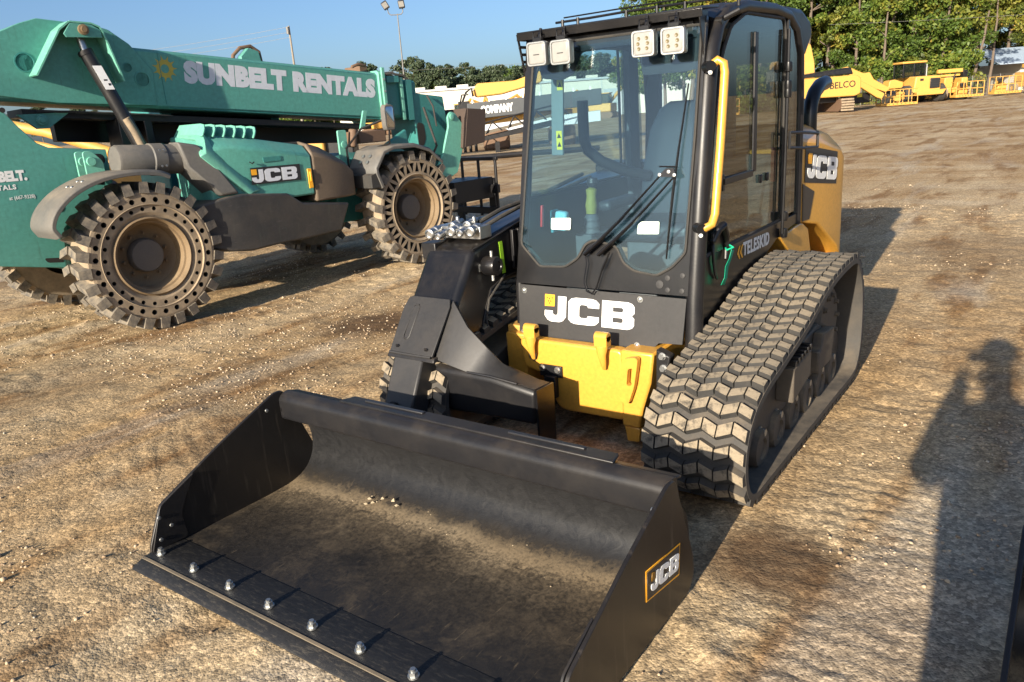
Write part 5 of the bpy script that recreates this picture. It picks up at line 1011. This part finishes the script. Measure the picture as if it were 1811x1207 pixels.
SPOTS = ((25.5, 'hidden partly by the black cab'), (28.0, 'rising behind the excavator boom'), (30.5, 'rising behind the excavator engine lid'), (33.0, 'rising behind the folded digger arm'), (35.6, 'rising left of the wheel loader cab'), (38.2, 'rising right behind the wheel loader cab'), (41, 'rising over the wheel loader grille'), (43.5, 'rising over the middle boom lift'), (46, 'standing just left of the cream shed'), (90, 'standing beyond the blue shed roof'))
seen = {}
def wood_label(lat, dd, yl):
    kind = ('leafy green tree', 'yellowing autumn tree')[yl]
    if dd > 77: return 'tall %s standing deeper in the wood behind the front row' % kind
    w_ = next(t for l, t in SPOTS if lat < l); n_ = seen.get((w_, yl), 0); seen[(w_, yl)] = n_ + 1
    return ('tall', 'second tall', 'third tall', 'fourth tall')[n_] + ' ' + kind + ' ' + w_
rt = random.Random(5); k = 0
for dep, l0, l1, st in ((74, 21, 62, 2.6), (79, 19, 64, 2.9), (86, 18, 78, 3.0), (94, 16, 84, 3.0)):
    lat = l0
    while lat < l1:
        pi_ = rt.choice((0, 1, 1, 2, 3, 4) if dep < 78 else (0, 0, 2, 4)); dd = dep + rt.uniform(-1.5, 1.5)
        if not (lat > 43.5 and dd < 84): tree(*PR[pi_], WP(lat, dd), rt.uniform(0, 6.28), rt.uniform(.85, 1.15), wood_label(lat, dd, pi_ in (2, 3)), 'tree', (WOOD_G, 'yellowing trees along the far edge of the yard')[pi_ in (2, 3)])
        lat += st * rt.uniform(.8, 1.25)
def bush_label(lat, b):
    w_ = next(t for l, t in SPOTS if lat < l); n_ = seen.get((w_, b, 'bush'), 0); seen[(w_, b, 'bush')] = n_ + 1
    return ('low', 'second low', 'third low', 'fourth low')[n_] + (' green', ' yellowish')[b] + ' bush at the wood edge ' + w_
lat = 22
while lat < 43:
    b = rt.random() < .4; tree(*BU[b], WP(lat, 71.5 + rt.uniform(-.6, 1.0)), rt.uniform(0, 6), rt.uniform(.8, 1.3), bush_label(lat, b), 'bush', ('green bushes along the wood edge', 'yellowish bushes along the wood edge')[b], 'bush'); lat += rt.uniform(1.2, 2.0)
def bare(lat, dep, h, r0, lean, seed, label):
    tm, tips = trunk_mesh(h, r0, seed, 6, lean, .3); cl = [(p.x, p.y, p.z, .9, .35) for p in tips if p.z > h * .55]
    tree(tm, leaf_cloud('crown', cl, 60, .18, LEAFY, seed), WP(lat, dep), .64, 1, label)
bare(34.2, 71, 9, .16, .00, 51, 'slim straight grey trunk standing left of the yellow wheel loader')
bare(42.0, 71.5, 10, .15, .10, 52, 'leaning bare grey trunk above the middle boom lift')
bare(39.5, 72, 11, .16, .06, 53, 'forked leaning grey trunk above the wheel loader roof')
bare(44.6, 73, 10, .14, .03, 54, 'thin pale trunk standing beside the blue roofed shed')
# far pines behind the white warehouse
def pine_proto(seed, h, r0, rad):
    rd = random.Random(seed); tm, tips = trunk_mesh(h, r0, seed, 10, 0, .45); cl = [(p.x, p.y, p.z, rad * .38, rd.uniform(.2, .6)) for p in tips]
    for k in range(22):
        t = rd.random() ** .8; z = h * (.35 + .68 * t); R = rad * (1 - .65 * t) ; a = rd.uniform(0, 6.28); rr = R * math.sqrt(rd.random()); cl.append((rr * math.cos(a), rr * math.sin(a), z, rad * rd.uniform(.22, .42), rd.uniform(.15, .7)))
    return tm, leaf_cloud('crown', cl, 80, .26, NEEDLE, seed)
PN = [pine_proto(61, 13, .2, 2.9), pine_proto(62, 11, .2, 3.2), pine_proto(63, 14, .2, 2.3), broad_proto(64, 11, .2, LEAF, 3.6, .1, .35, 30, 80, .28)]
lat = -34
while lat < 26:
    q = rt.randrange(4); tree(*PN[q], WP(lat, 138 + rt.uniform(-5, 6)), rt.uniform(0, 6), rt.uniform(.60, .80), ('dark pine tree in the row behind the long white warehouse', 'rounded green tree in the row behind the long white warehouse')[q == 3], 'tree', ('pines behind the warehouse', 'round trees behind the warehouse')[q == 3], ('pine_tree', 'tree')[q == 3]); lat += rt.uniform(.8, 1.4)
lat = -36
while lat < 28:
    q = 3; tree(*PN[q], WP(lat, 146 + rt.uniform(-3, 6)), rt.uniform(0, 6), rt.uniform(.66, .82), 'rounded green tree in the row behind the long white warehouse', 'tree', 'round trees behind the warehouse'); lat += rt.uniform(1.2, 1.9)
# low scrub at the far left and round the yard so that the horizon is closed
lat = -150
while lat < -40:
    q = rt.randrange(3); tree(*PN[q], WP(lat, 190 + rt.uniform(-8, 8)), rt.uniform(0, 6), rt.uniform(.6, .85), 'distant pine tree on the far left edge of the yard', 'tree', 'pines on the far left', 'pine_tree'); lat += rt.uniform(3, 5)
# ---- warehouse
WH = thing('warehouse', 'long low white warehouse with a row of roof vents', 'warehouse', WP(0, 120), YAW)
mb = MB(); mb.box((8, 6, 2.6), (62, 12, 5.2)); mb.build('wall', [WALLW], WH)
mb = MB(); mb.box((8, 6, 5.36), (62.6, 12.6, .28)); rf_ = mb.build('roof', [ROOFM], WH)
for k in range(16): mb = MB(); mb.box((-17.6 + k * 3.25, 3.0, 5.72), (1.75, 1.4, .5)); mb.build('roof_vent', [WALLW], rf_, .04)
for k in range(7): mb = MB(); mb.box((-20 + k * 9, -.03, 2.6), (.10, .06, 5.2)); mb.build('downpipe', [ROOFM], WH)
for k in range(3): mb = MB(); mb.box((-14 + k * 16, -.04, 1.9), (3.6, .08, 3.8)); mb.build('roller_door', [ROOFM], WH)
# ---- row of parked diggers before the warehouse
def digger(lat, dep, rz):
    D = thing('parked_digger', 'small parked yellow digger in the row before the white warehouse', 'digger', WP(lat, dep), rz, 'yellow diggers parked before the warehouse')
    m = MB(); m.box((0, 0, 1.25), (2.4, 3.0, 1.0)); m.build('body', [YELB], D, .12)
    m = MB(); m.box((-.5, -.6, 2.2), (1.1, 1.4, 1.3)); m.build('cab', [GLASSC], D, .1); m = MB(); m.box((-.5, -.6, 2.9), (1.2, 1.5, .12)); m.build('cab_roof', [YELB], D, .03)
    m = MB(); m.tube([(.5, -.6, 1.6), (.5, -2.4, 3.4), (.5, -3.6, 2.9), (.5, -3.9, 1.0)], [.22, .20, .17, .12], 8); m.build('boom', [YELB], D)
    for x in (-1.0, 1.0): m = MB(); m.prism(rounded([(-1.5, 0.02), (1.5, 0.02), (1.8, .4), (1.5, .75), (-1.5, .75), (-1.8, .4)], .2, 3), 0, x - .28, x + .28); m.build('crawler', [RUST], D)
    return D
d0 = digger(-14.5, 98, YAW + .6)
for k, (la, de, rz) in enumerate(((-10.6, 99, .9), (-7.6, 97, -.7), (-4.9, 100, 2.0), (-2.2, 98, .3), (1.2, 99, 1.3), (4.6, 97, -1.1), (8.5, 100, .5), (13.0, 98, 1.1))):
    c_ = copy_tree(d0); c_.location = WP(la, de); c_.rotation_euler = (0, 0, YAW + rz)
# ---- poles and wires
def pole(name, label, cat, base, lean, h, r0, mat):
    t = thing(name, label, cat, base, YAW); mb = MB(); mb.tube([(0, 0, 0), (lean * h * .5, 0, h * .5), (lean * h, 0, h)], [r0, r0 * .8, r0 * .55], 12); mb.build('pole', [mat], t); return t
lp = pole('floodlight_pole', 'tall thin lamp pole with two floodlights above the green boom', 'lamp pole', WP(-8.1, 75.3), 0, 10.75, .085, GALV)
tx = 0
mb = MB(); mb.tube([(tx - .85, 0, 11.35), (tx - .80, 0, 10.85), (tx - .6, 0, 10.68), (tx, 0, 10.66), (tx + .35, 0, 10.70), (tx + .50, 0, 10.85), (tx + .50, 0, 11.35)], .045, 8); mb.build('lamp_arm', [GALV], lp)
for x, a in ((tx - 1.0, .5), (tx + .45, .1)):
    mb = MB(); mb.box((x, -.1, 11.5), (.55, .42, .68), R=Matrix.Rotation(-a, 3, 'Y') @ Matrix.Rotation(.35, 3, 'X')); fl_ = mb.build('floodlight', [PLATE], lp, .06)
    mb = MB(); mb.box(V(x, -.1, 11.5) + Matrix.Rotation(-a, 3, 'Y') @ Matrix.Rotation(.35, 3, 'X') @ V(0, -.215, .06), (.46, .02, .46), R=Matrix.Rotation(-a, 3, 'Y') @ Matrix.Rotation(.35, 3, 'X')); mb.build('lens', [LENS], fl_)
up_ = pole('utility_pole', 'leaning wooden utility pole carrying wires behind the green boom', 'utility pole', WP(-20.6, 86.4), 0, 11.7, .16, WOOD)
ux = 0
mb = MB(); mb.cyl((ux - .12, -.15, 10.9), (ux - .12, -.15, 11.6), .16, n=12); mb.build('transformer', [GALV], up_); mb = MB(); mb.box((ux * .6 + .25, -.1, 7.0), (.25, .2, .6)); mb.build('pole_box', [GALV], up_)
def wire(a, b, sag, r, label, group=None):
    a = Vector(a); b = Vector(b); pts = [a.lerp(b, i / 14) - V(0, 0, sag * 4 * (i / 14) * (1 - i / 14)) for i in range(15)]
    mb = MB(); mb.tube(pts, r, 5); tag(mb.build('overhead_wire', [GALV], None), label, 'wire', group)
ptop = WP(-20.6, 86.4)
for dz, lb in ((11.6, 'topmost thin wire running left from the utility pole'), (11.1, 'middle thin wire running left from the utility pole'), (10.6, 'lowest thin wire running left from the utility pole')): wire(ptop + V(0, 0, dz), WP(-75, 97, dz - .6), .9, .016, lb)
wire(WP(18, 68, 9.2), WP(70, 66, 8.9), .4, .012, 'upper wire crossing in front of the wood at the right'); wire(WP(28, 68, 6.6), WP(70, 66, 6.3), .3, .012, 'lower wire crossing in front of the wood at the right'); wire(WP(-25, 118, 8.6), WP(40, 116, 8.4), .5, .015, 'thin wire crossing in front of the far pines')
# ---- shed at the right edge
SH = thing('shed', 'cream shed with blue metal roof at the right edge', 'shed', WP(56.5, 83), YAW)
mb = MB(); mb.box((2.4, 4.5, 1.35), (9, 8, 2.7)); mb.build('wall', [WALLW], SH)
for k in range(5):
    mb = MB(); mb.plate([(-5.3 + k * 2.6, -1.2, 2.72), (-2.72 + k * 2.6, -1.2, 2.72), (-2.72 + k * 2.6, 3.8, 4.35), (-5.3 + k * 2.6, 3.8, 4.35)], -.10); mb.build('roof_panel', [ROOFB], SH)
mb = MB(); mb.box((-1.2, .2, 1.35), (1.0, .5, 2.5)); mb.build('doorway', [DARKV], SH)
sg = MB(); sg.box((2.6, .44, 2.0), (3.4, .05, .8)); so = sg.build('sign_board', [WHITE], SH); text('lettering', 'Country', (1.25, .41, 1.82), (1, 0, 0), (0, 0, 1), DARKV, so, .55, 1.0, 0, .004)
# ---- tracked excavator seen from behind
EX = thing('excavator', 'yellow tracked excavator with lettered counterweight, beyond the black cab', 'excavator', WP(22.55, 54), YAW)
mb = MB(); mb.prism(rounded([(-2.5, 1.05), (1.55, 1.0), (1.9, 1.15), (1.9, 2.1), (1.6, 2.35), (-2.5, 2.30)], .12, 3), 1, -.2, 1.4); cw = mb.build('counterweight', [YELB], EX, .06)
mb = MB(); mb.box((-.3, 2.6, 1.75), (4.0, 2.6, 1.2)); mb.build('engine_housing', [YELB], EX, .08)
mb = MB(); mb.loft([[(-2.3, .1, 2.36), (1.5, .1, 2.40), (1.5, 2.6, 2.42), (-2.3, 2.6, 2.36)], [(-2.1, .2, 2.55), (1.35, .2, 2.86), (1.35, 2.4, 2.86), (-2.1, 2.4, 2.55)]]); mb.build('engine_lid', [BLACKM], EX, .08)
text('lettering', 'KOBELCO', (-1.05, -.204, 1.52), (1, 0, .03), (0, 0, 1), DARKV, EX, .58, .98, .008, .004)
for x in (-1.75, 1.05):
    m = MB(); pr = rounded([(.1, .05), (3.9, .05), (4.3, .45), (3.9, .92), (.1, .92), (-.3, .45)], .25, 3); m.prism(pr, 0, x - .42, x + .42); cr = m.build('crawler', [RUST], EX)
    for q in range(5): m = MB(); m.box((x, -.30 + abs(q - 2) * .06, .14 + q * .17), (.86, .06, .12)); m.build('track_shoe', [SIDEW], cr, .015)
mb = MB(); mb.box((-.3, 1.9, .85), (2.2, 2.4, .4)); mb.build('undercarriage', [BLACKM], EX, .05)
mb = MB(); mb.prism(rounded([(3.2, 2.0), (3.4, 3.4), (4.2, 4.7), (5.6, 5.0), (9, 3.6), (9, 3.2), (5.6, 4.2), (4.7, 3.6), (4.2, 2.0)], .2, 3), 0, -1.15, .15); mb.build('boom', [YELB], EX, .05)
mb = MB(); mb.prism([(2.2, 1.3), (4.2, 1.3), (4.2, 3.1), (2.4, 3.1)], 0, -3.0, -2.0 + .6); mb.build('cab', [GLASSC], EX, .08)
# folded digger arm beside it
DA = thing('digger_arm', 'yellow folded digger arm resting between excavator and wheel loader', 'digger arm', WP(26.2, 58), YAW)
mb = MB(); mb.prism(rounded([(-1.2, 2.9), (-.9, 3.0), (.3, 2.45), (.75, 2.5), (1.05, 2.0), (2.3, 1.3), (2.0, 1.05), (.9, 1.45), (-1.1, 2.65)], .08, 2), 1, 0, .45); mb.build('dipper', [YELB], DA, .03)
mb = MB(); mb.prism(rounded([(-.7, 2.0), (-.3, 2.15), (1.8, .95), (1.6, .6), (1.2, .75)], .08, 2), 1, -.25, .1); mb.build('link_arm', [YELB], DA, .03)
mb = MB(); mb.box((.2, 1.0, .75), (1.9, .8, .7)); mb.cyl((-.8, .9, .45), (-.35, .9, .45), .45, n=20); mb.build('rear_chassis', [BLACKM], DA, .06)
mb = MB(); mb.box((.35, .58, .95), (.35, .03, .25)); mb.build('number_plate', [WARN], DA); mb = MB(); mb.box((-.25, .58, 1.0), (.3, .03, .15)); mb.build('tail_lamp', [REDP], DA)
# ---- wheel loader
WLd = thing('wheel_loader', 'yellow wheel loader with glass cab and black rear grille', 'wheel loader', WP(33.8, 62.8), YAW)
mb = MB(); mb.loft([[(-1.15, 0, .75), (.95, -.1, .75), (.90, -.15, 1.98), (-1.0, 0, 1.98)], [(-1.15, 3.0, .75), (.95, 3.0, .75), (.90, 3.0, 2.05), (-1.0, 3.0, 2.05)]]); mb.build('engine_hood', [YELB], WLd, .10, seg=3)
mb = MB(); mb.box((.42, -.16, 1.42), (.76, .08, .74)); gr = mb.build('grille', [DARKV], WLd, .03)
for k in range(4): m = MB(); m.box((.42, -.21, 1.18 + k * .17), (.74, .03, .05)); m.build('grille_bar', [PLATE], gr, .01)
mb = MB(); mb.box((-.55, -.03, 1.72), (.26, .06, .16)); mb.build('air_vent', [DARKV], WLd); mb = MB(); mb.prism([(-.9, .55), (1.1, .55), (1.35, .95), (-1.0, .80)], 1, -.25, .4); mb.build('rear_bumper', [YELB], WLd, .05)
mb = MB(); mb.box((-.65, 1.8, 2.45), (1.7, 1.5, 1.05)); mb.build('cab_glass', [GLASSC], WLd, .05)
for x in (-1.5, -.65, .2): 
    for y in (1.05, 2.55): m = MB(); m.box((x, y, 2.5), (.08, .08, 1.15)); m.build('cab_pillar', [BLACKM], WLd, .01)
mb = MB(); mb.box((-.65, 1.8, 3.08), (1.95, 1.7, .16)); mb.build('cab_roof', [YELB], WLd, .05); mb = MB(); mb.cyl((.1, .6, 2.0), (.1, .6, 2.85), .06, n=10); mb.build('exhaust_stack', [STEEL], WLd)
mb = MB(); mb.prism(rounded([(-2.4, 1.2), (-1.2, 1.2), (-1.2, 1.65), (-1.9, 1.9), (-2.3, 1.8)], .1, 2), 1, 1.5, 2.6); mb.build('lift_arm', [YELB], WLd, .05)
for x, y in ((1.25, .7), (-1.35, .7), (1.25, 3.6), (-1.35, 3.6)):
    m = MB(); m.lathe([(.3, -.25), (.60, -.27), (.68, -.2), (.68, .2), (.60, .27), (.3, .25)], (x, y, .68), (1, 0, 0), 24, closed=True); wt = m.build('wheel', [RUB], WLd); m = MB(); m.lathe([(0, -.1), (.32, -.12), (.32, .12), (0, .1)], (x, y, .68), (1, 0, 0), 20); m.build('rim', [YELB], wt)
# ---- work platforms (baskets) and boom lifts
def basket(parent, cx, cy, wd, dp, z0, ht):
    m = MB(); m.box((cx, cy, z0 + .09), (wd, dp, .18)); b = m.build('platform_basket', [YELB], parent, .02)
    for x in np.linspace(-wd / 2 + .03, wd / 2 - .03, 5):
        for y in (-dp / 2 + .03, dp / 2 - .03): q = MB(); q.cyl((cx + x, cy + y, z0 + .1), (cx + x, cy + y, z0 + ht), .03, n=8); q.build('basket_post', [YELB], b)
    for z in (ht, ht * .55):
        q = MB(); w2, d2 = wd / 2 - .03, dp / 2 - .03; q.tube([(cx - w2, cy - d2, z0 + z), (cx + w2, cy - d2, z0 + z), (cx + w2, cy + d2, z0 + z), (cx - w2, cy + d2, z0 + z)], .03, 8, closed=True); q.build('basket_rail', [YELB], b)
    for k in range(8): q = MB(); q.box((cx - wd / 2 + .3 + k * (wd - .6) / 7, cy - dp / 2 - .002, z0 + .10), (.10, .006, .04), R=Matrix.Rotation(.5, 3, 'Y')); q.build('rail_slot', [DARKV], b)
    q = MB(); q.box((cx - .2, cy + dp / 2 - .15, z0 + ht * .8), (.4, .2, .3)); q.build('control_box', [DARKV], b, .02); return b
PB = thing('work_platform', 'yellow railed work platform standing in front of the wheel loader', 'work platform', WP(30.1, 60.2), YAW); basket(PB, 0, 0, 2.75, .9, .02, 1.12)
q = MB(); q.cyl((.35, .5, .55), (.35, .62, .55), .32, n=20); q.prism([(.1, .4), (.9, .4), (.9, .9), (.5, 1.0)], 1, .6, 1.2); q.build('jib_end', [YELB], PB, .03)
def boom_lift(label, lat, dep, far=False):
    B = thing('boom_lift', label, 'boom lift', WP(lat, dep), YAW, 'yellow boom lifts parked in a row')
    m = MB(); m.box((0, 2.6, .75), (1.7, 2.6, .45)); m.build('chassis', [YELB], B, .06)
    for x in (-1.0, 1.0):
        for y in (1.6, 3.7): m = MB(); m.lathe([(.2, -.16), (.44, -.18), (.48, -.12), (.48, .12), (.44, .18), (.2, .16)], (x, y, .48), (1, 0, 0), 20, closed=True); w_ = m.build('wheel', [SIDEW], B); m = MB(); m.lathe([(0, -.1), (.22, -.1), (.22, .1), (0, .1)], (x, y, .48), (1, 0, 0), 16); m.build('rim', [YELB], w_)
    m = MB(); m.box((-.55, 2.8, 1.35), (.7, 2.2, .8)); m.build('engine_cover', [YELB], B, .06); m = MB(); m.box((.75, 2.8, 1.3), (.5, 2.2, .75)); m.build('tank_cover', [YELB], B, .06)
    m = MB(); m.box((-.1, 2.5, 2.25), (2.0, .34, .30)); m.build('upper_boom', [YELB], B, .03); m = MB(); m.box((-.1, 2.5, 1.90), (1.6, .3, .16)); m.build('lower_boom', [YELB], B, .02)
    m = MB(); m.tube([(.3, 2.3, 2.1), (.1, 2.3, 1.5)], .05, 8); m.tube([(.9, 2.3, 2.3), (1.2, 1.9, 1.9), (1.1, 1.5, 1.3)], .04, 8); m.box((1.05, 2.4, 2.0), (.35, .4, .5)); m.build('boom_knuckle', [BLACKM], B, .03)
    m = MB(); m.prism([(-.4, .3), (.4, .3), (.4, 1.0), (.0, 1.3)], 1, .6, 1.3); m.build('jib_end', [YELB], B, .03)
    basket(B, 0, 0, 2.2, .9, .18, 1.15); return B
boom_lift('yellow boom lift with its basket towards us, right of the wheel loader', 37.3, 63.5)
PB2 = thing('work_platform', 'yellow railed work platform nearest the cream shed', 'work platform', WP(41.9, 66), YAW); basket(PB2, 0, 0, 2.2, .9, .16, 1.35)
q = MB(); q.prism([(-.4, .3), (.5, .3), (.5, .9), (.0, 1.2)], 1, .6, 1.3); q.build('jib_end', [YELB], PB2, .03)
b3 = boom_lift('yellow boom lift cut by the right edge of the picture', 46.6, 67)
b4 = boom_lift('yellow boom lift half hidden behind the wheel loader grille', 35.6, 67)
b5 = boom_lift('yellow boom lift hidden mostly behind the black cab door', 17.0, 60)
# mesh fence between the wood and the machines
FN = thing('mesh_fence', 'low grey mesh fence along the foot of the wood', 'fence', WP(34, 69.5), YAW)
for k in range(13): m = MB(); m.cyl((-12 + k * 2.4, 0, 0), (-12 + k * 2.4, 0, 1.75), .035, n=8); m.build('fence_post', [GALV], FN)
m = MB()
for k in range(192): m.tube([(-12 + k * .15, .01, .05), (-12 + k * .15, .01, 1.7)], .006, 4)
for k in range(12): m.tube([(-12, .0, .05 + k * .15), (16.8, .0, .05 + k * .15)], .006, 4)
o = m.build('mesh_panel', [GALV], FN); o['kind'] = 'stuff'
# ---- screening plant and conveyor in the middle distance
SP_ = thing('screening_plant', 'dark screening machine with white letters and a yellow hopper', 'screening plant', WP(-1.22, 36), YAW)
mb = MB(); mb.prism([(.0, 1.42), (6, 1.66), (6, 2.36), (.0, 2.12)], 1, 0, 1.6); mb.build('side_panel', [paint('grey_black_panel', (.055, .06, .065), .5, dust=.35, dcol=(.2, .19, .17))], SP_, .03)
text('lettering', 'COMPANY', (.60, -.004, 1.645), (1, 0, .035), (0, 0, 1), WHITE, SP_, .44, .66, .026, .004)
mb = MB(); mb.prism(rounded([(.25, 2.55), (.5, 2.95), (2.2, 2.95), (3.4, 3.3), (3.4, 2.8), (1.6, 2.42), (.4, 2.36)], .1, 2), 1, .2, 1.4); mb.build('hopper', [YELB], SP_, .05)
for k in range(8): m = MB(); m.box((.25 + k * .75, -.02, 2.19 + k * .03), (.06, .05, .16)); m.build('bolt_lug', [WHITE], SP_)
mb = MB(); mb.tube([(-.2, .2, 2.2), (.0, .1, 2.6), (.25, 0, 2.75), (.3, .0, 2.4)], .05, 6); mb.tube([(-.35, .2, 2.0), (-.2, .1, 2.5), (.1, 0, 2.5)], .04, 6); mb.box((-.15, .4, 2.05), (.5, .5, .35)); mb.box((.1, .3, 1.45), (.9, .4, .2)); mb.build('hydraulic_hose', [BLACKM], SP_, .02)
mb = MB(); mb.prism([(-.35, .62), (6, .95), (6, 1.42), (-.35, 1.1)], 1, .6, 1.2); mb.build('lower_panel', [OFFW], SP_, .02); mb = MB()
for x in (-.25, .0, .25): mb.cyl((x, .2, .0), (x, .2, 1.4), .07, n=8)
mb.build('support_leg', [BLACKM], SP_); mb = MB(); mb.box((2.5, 1.2, 1.35), (4.5, .8, .45)); mb.build('drive_unit', [YELB], SP_, .05)
for x in (1.2, 4.2): m = MB(); m.box((x, .8, .45), (1.2, 1.2, .9)); m.build('crawler', [RUST], SP_, .15)
CV = thing('conveyor', 'long low black belt conveyor with open truss rails', 'conveyor', WP(-3.6, 34.0), YAW)
mb = MB(); mb.prism([(-.6, .12), (6.5, 1.25), (6.5, 1.02), (-.6, -.02 + .03)], 1, -.05, .0); mb.prism([(-.6, .12), (6.5, 1.25), (6.5, 1.02), (-.6, .01)], 1, .85, .9); mb.build('side_beam', [BLACKM], CV, .01)
mb = MB(); mb.prism([(-.6, .28), (6.5, 1.50), (6.5, 1.40), (-.6, .16)], 1, .0, .85); mb.build('belt', [paint('dusty_belt', (.12, .105, .08), .9, dust=.6, dcol=(.32, .28, .19))], CV)
for y in (-.06, .93):
    m = MB(); m.tube([(.2, y, .75), (6.5, y, 1.85)], .035, 6)
    for k in range(7): x = .3 + k * .95; zz = .30 + x * .16; m.tube([(x, y, zz), (x + .3, y, zz + .42 + .02 * k)], .025, 5); m.tube([(x + .7, y, zz + .1), (x + .3, y, zz + .42 + .02 * k)], .025, 5)
    m.build('truss_rail', [BLACKM], CV)
mb = MB(); mb.box((2.55, -.09, .62), (.42, .03, .24)); mb.build('plate_sign', [WHITE], CV)
for x in (.2, 3.6): m = MB(); m.box((x, .4, .2), (.2, .8, .5)); m.build('support_leg', [BLACKM], CV)
PBm = thing('steel_beam', 'long dark pipe lying on the dirt in front of the conveyor', 'pipe', WP(-2.2, 29.5), YAW); mb = MB(); mb.tube([(-1.5, 0, .10), (6, .3, .12)], .10, 10); mb.build('pipe_body', [BLACKM], PBm)
# ---- yellow machine glimpsed under the green boom
YM = thing('yellow_digger', 'yellow digger glimpsed through the gap under the green boom', 'digger', (-15.6, 3.9, 0), YAW)
mb = MB(); mb.tube([(-1.8, 0, 2.35), (-.2, 0, 1.95), (1.0, .1, 1.45)], .11, 12); mb.build('boom', [YELB], YM); mb = MB(); mb.tube([(-1.8, .15, 2.05), (-.3, .15, 1.65), (.9, .2, 1.2)], .07, 10); mb.build('lift_ram', [YELB], YM)
mb = MB(); mb.box((-.4, .9, .9), (2.6, 1.5, .9)); mb.build('body', [YELB], YM, .08)
for x in (-1.2, .6): m = MB(); m.lathe([(.2, -.16), (.44, -.18), (.48, -.12), (.48, .12), (.44, .18), (.2, .16)], (x, .1, .48), (0, 1, 0), 20, closed=True); m.build('wheel', [RUB], YM)
CP = thing('compressor', 'small yellow boxy machine seen beneath the green boom', 'compressor', (-19.2, 13.0, 0), YAW)
mb = MB(); mb.box((0, 0, .95), (2.2, 1.2, 1.0)); mb.build('body', [YELB], CP, .08); mb = MB(); mb.box((1.5, .1, .8), (1.0, 1.0, .9)); mb.build('engine', [BLACKM], CP, .05)
for x in (-.7, .7): m = MB(); m.lathe([(.15, -.1), (.33, -.11), (.35, -.08), (.35, .08), (.33, .11), (.15, .1)], (x, -.5, .35), (0, 1, 0), 18, closed=True); m.build('wheel', [RUB], CP)
# ---- bucket of the next machine in the row, at the right edge
NB = thing('spare_bucket', 'black loader bucket edge at the lower right corner', 'bucket', (2.935, .20, 0))
c = link('bucket_shell', bk.data, NB)
for ch_ in list(bk.children):
    n_ = ch_.name.split('.')[0]
    if n_ in ('side_plate', 'side_cutter', 'lip_bar', 'cutting_edge', 'coupler_rail', 'edge_bolt', 'cutter_bolt'):
        q = ch_.copy(); col.objects.link(q); q.parent = NB
# ---- the photographer (casts the long shadow)
def skin_body(name, verts, edges, radii, mat, parent, root=0, lev=2):
    me = bpy.data.meshes.new(name); me.from_pydata(verts, edges, []); o = link(name, me, parent)
    sk = o.modifiers.new('skin', 'SKIN'); sk.use_smooth_shade = True
    for i, v in enumerate(o.data.skin_vertices[0].data): v.radius = (radii[i], radii[i]) if not hasattr(radii[i], '__len__') else radii[i]; v.use_root = (i == root)
    ss = o.modifiers.new('sub', 'SUBSURF'); ss.levels = ss.render_levels = lev; me.materials.append(mat); return o
PE = thing('person', 'person in dark clothes and peaked cap holding up a phone to photograph', 'person', (2.11, -4.58, 0), math.radians(14))
# facing local +y
bv = [(0, 0, .98), (0, .0, 1.15), (0, .01, 1.36), (0, 0, 1.50), (0, .01, 1.60), (.0, .02, 1.70), (0, .02, 1.80),
      (.20, -.01, 1.47), (.28, .02, 1.22), (.16, .22, 1.38), (-.03, .29, 1.58), (-.20, -.01, 1.47), (-.28, .02, 1.22), (-.20, .20, 1.40), (-.13, .28, 1.58),
      (.10, 0, .92), (.12, .02, .52), (.13, -.02, .10), (.14, .14, .05), (-.10, 0, .92), (-.12, .02, .52), (-.13, -.02, .10), (-.14, .14, .05)]
be = [(0, 1), (1, 2), (2, 3), (3, 4), (4, 5), (5, 6), (2, 7), (7, 8), (8, 9), (9, 10), (2, 11), (11, 12), (12, 13), (13, 14), (0, 15), (15, 16), (16, 17), (17, 18), (0, 19), (19, 20), (20, 21), (21, 22)]
br = [(.21, .16), (.23, .16), (.24, .16), (.10, .09), (.065, .06), (.09, .105), (.08, .09), .10, .09, .07, .045, .10, .09, .07, .045, .10, .068, .05, .04, .10, .068, .05, .04]
skin_body('body', bv, be, br, CLOTH, PE)
mb = MB(); mb.lathe([(0, 0), (.105, 0), (.108, .03), (.10, .08), (.06, .115), (0, .12)], (0, .02, 1.80), (0, 0, 1), 24); mb.prism(rounded([(-.085, .08), (.085, .08), (.07, .20), (-.07, .20)], .05, 3), 2, 1.80, 1.815); mb.build('cap', [CAPM], PE, .004)
mb = MB(); mb.box((0, .117, 1.70), (.03, .03, .05)); mb.box((.105, .02, 1.70), (.02, .04, .06)); mb.box((-.105, .02, 1.70), (.02, .04, .06)); mb.build('nose_and_ears', [SKIN], PE, .01); 
for sx in (-.02, -.13):
    for k in range(4): m = MB(); b_ = V(sx, .28, 1.56); m.tube([b_ + V(-.03 + k * .02, 0, .01), b_ + V(-.03 + k * .02, .02, .05), b_ + V(-.03 + k * .02, .05, .065)], [.009, .008, .006], 8); m.build('finger', [SKIN], PE)
    m = MB(); m.tube([V(sx - .03, .27, 1.55), V(sx - .045, .30, 1.57), V(sx - .035, .325, 1.585)], [.011, .010, .007], 8); m.build('thumb', [SKIN], PE)
PH = tag(MB().box((0, 0, 0), (.16, .008, .075)).build('phone', [DARKV], None, .003), 'black smartphone held up in both hands of the photographer', 'phone')
PH.matrix_world = Matrix.Translation(Vector((1.9617, -4.2029, 1.6727)) + _d * .03) @ Matrix(((_r.x, -_d.x, _u.x), (_r.y, -_d.y, _u.y), (_r.z, -_d.z, _u.z))).to_4x4()
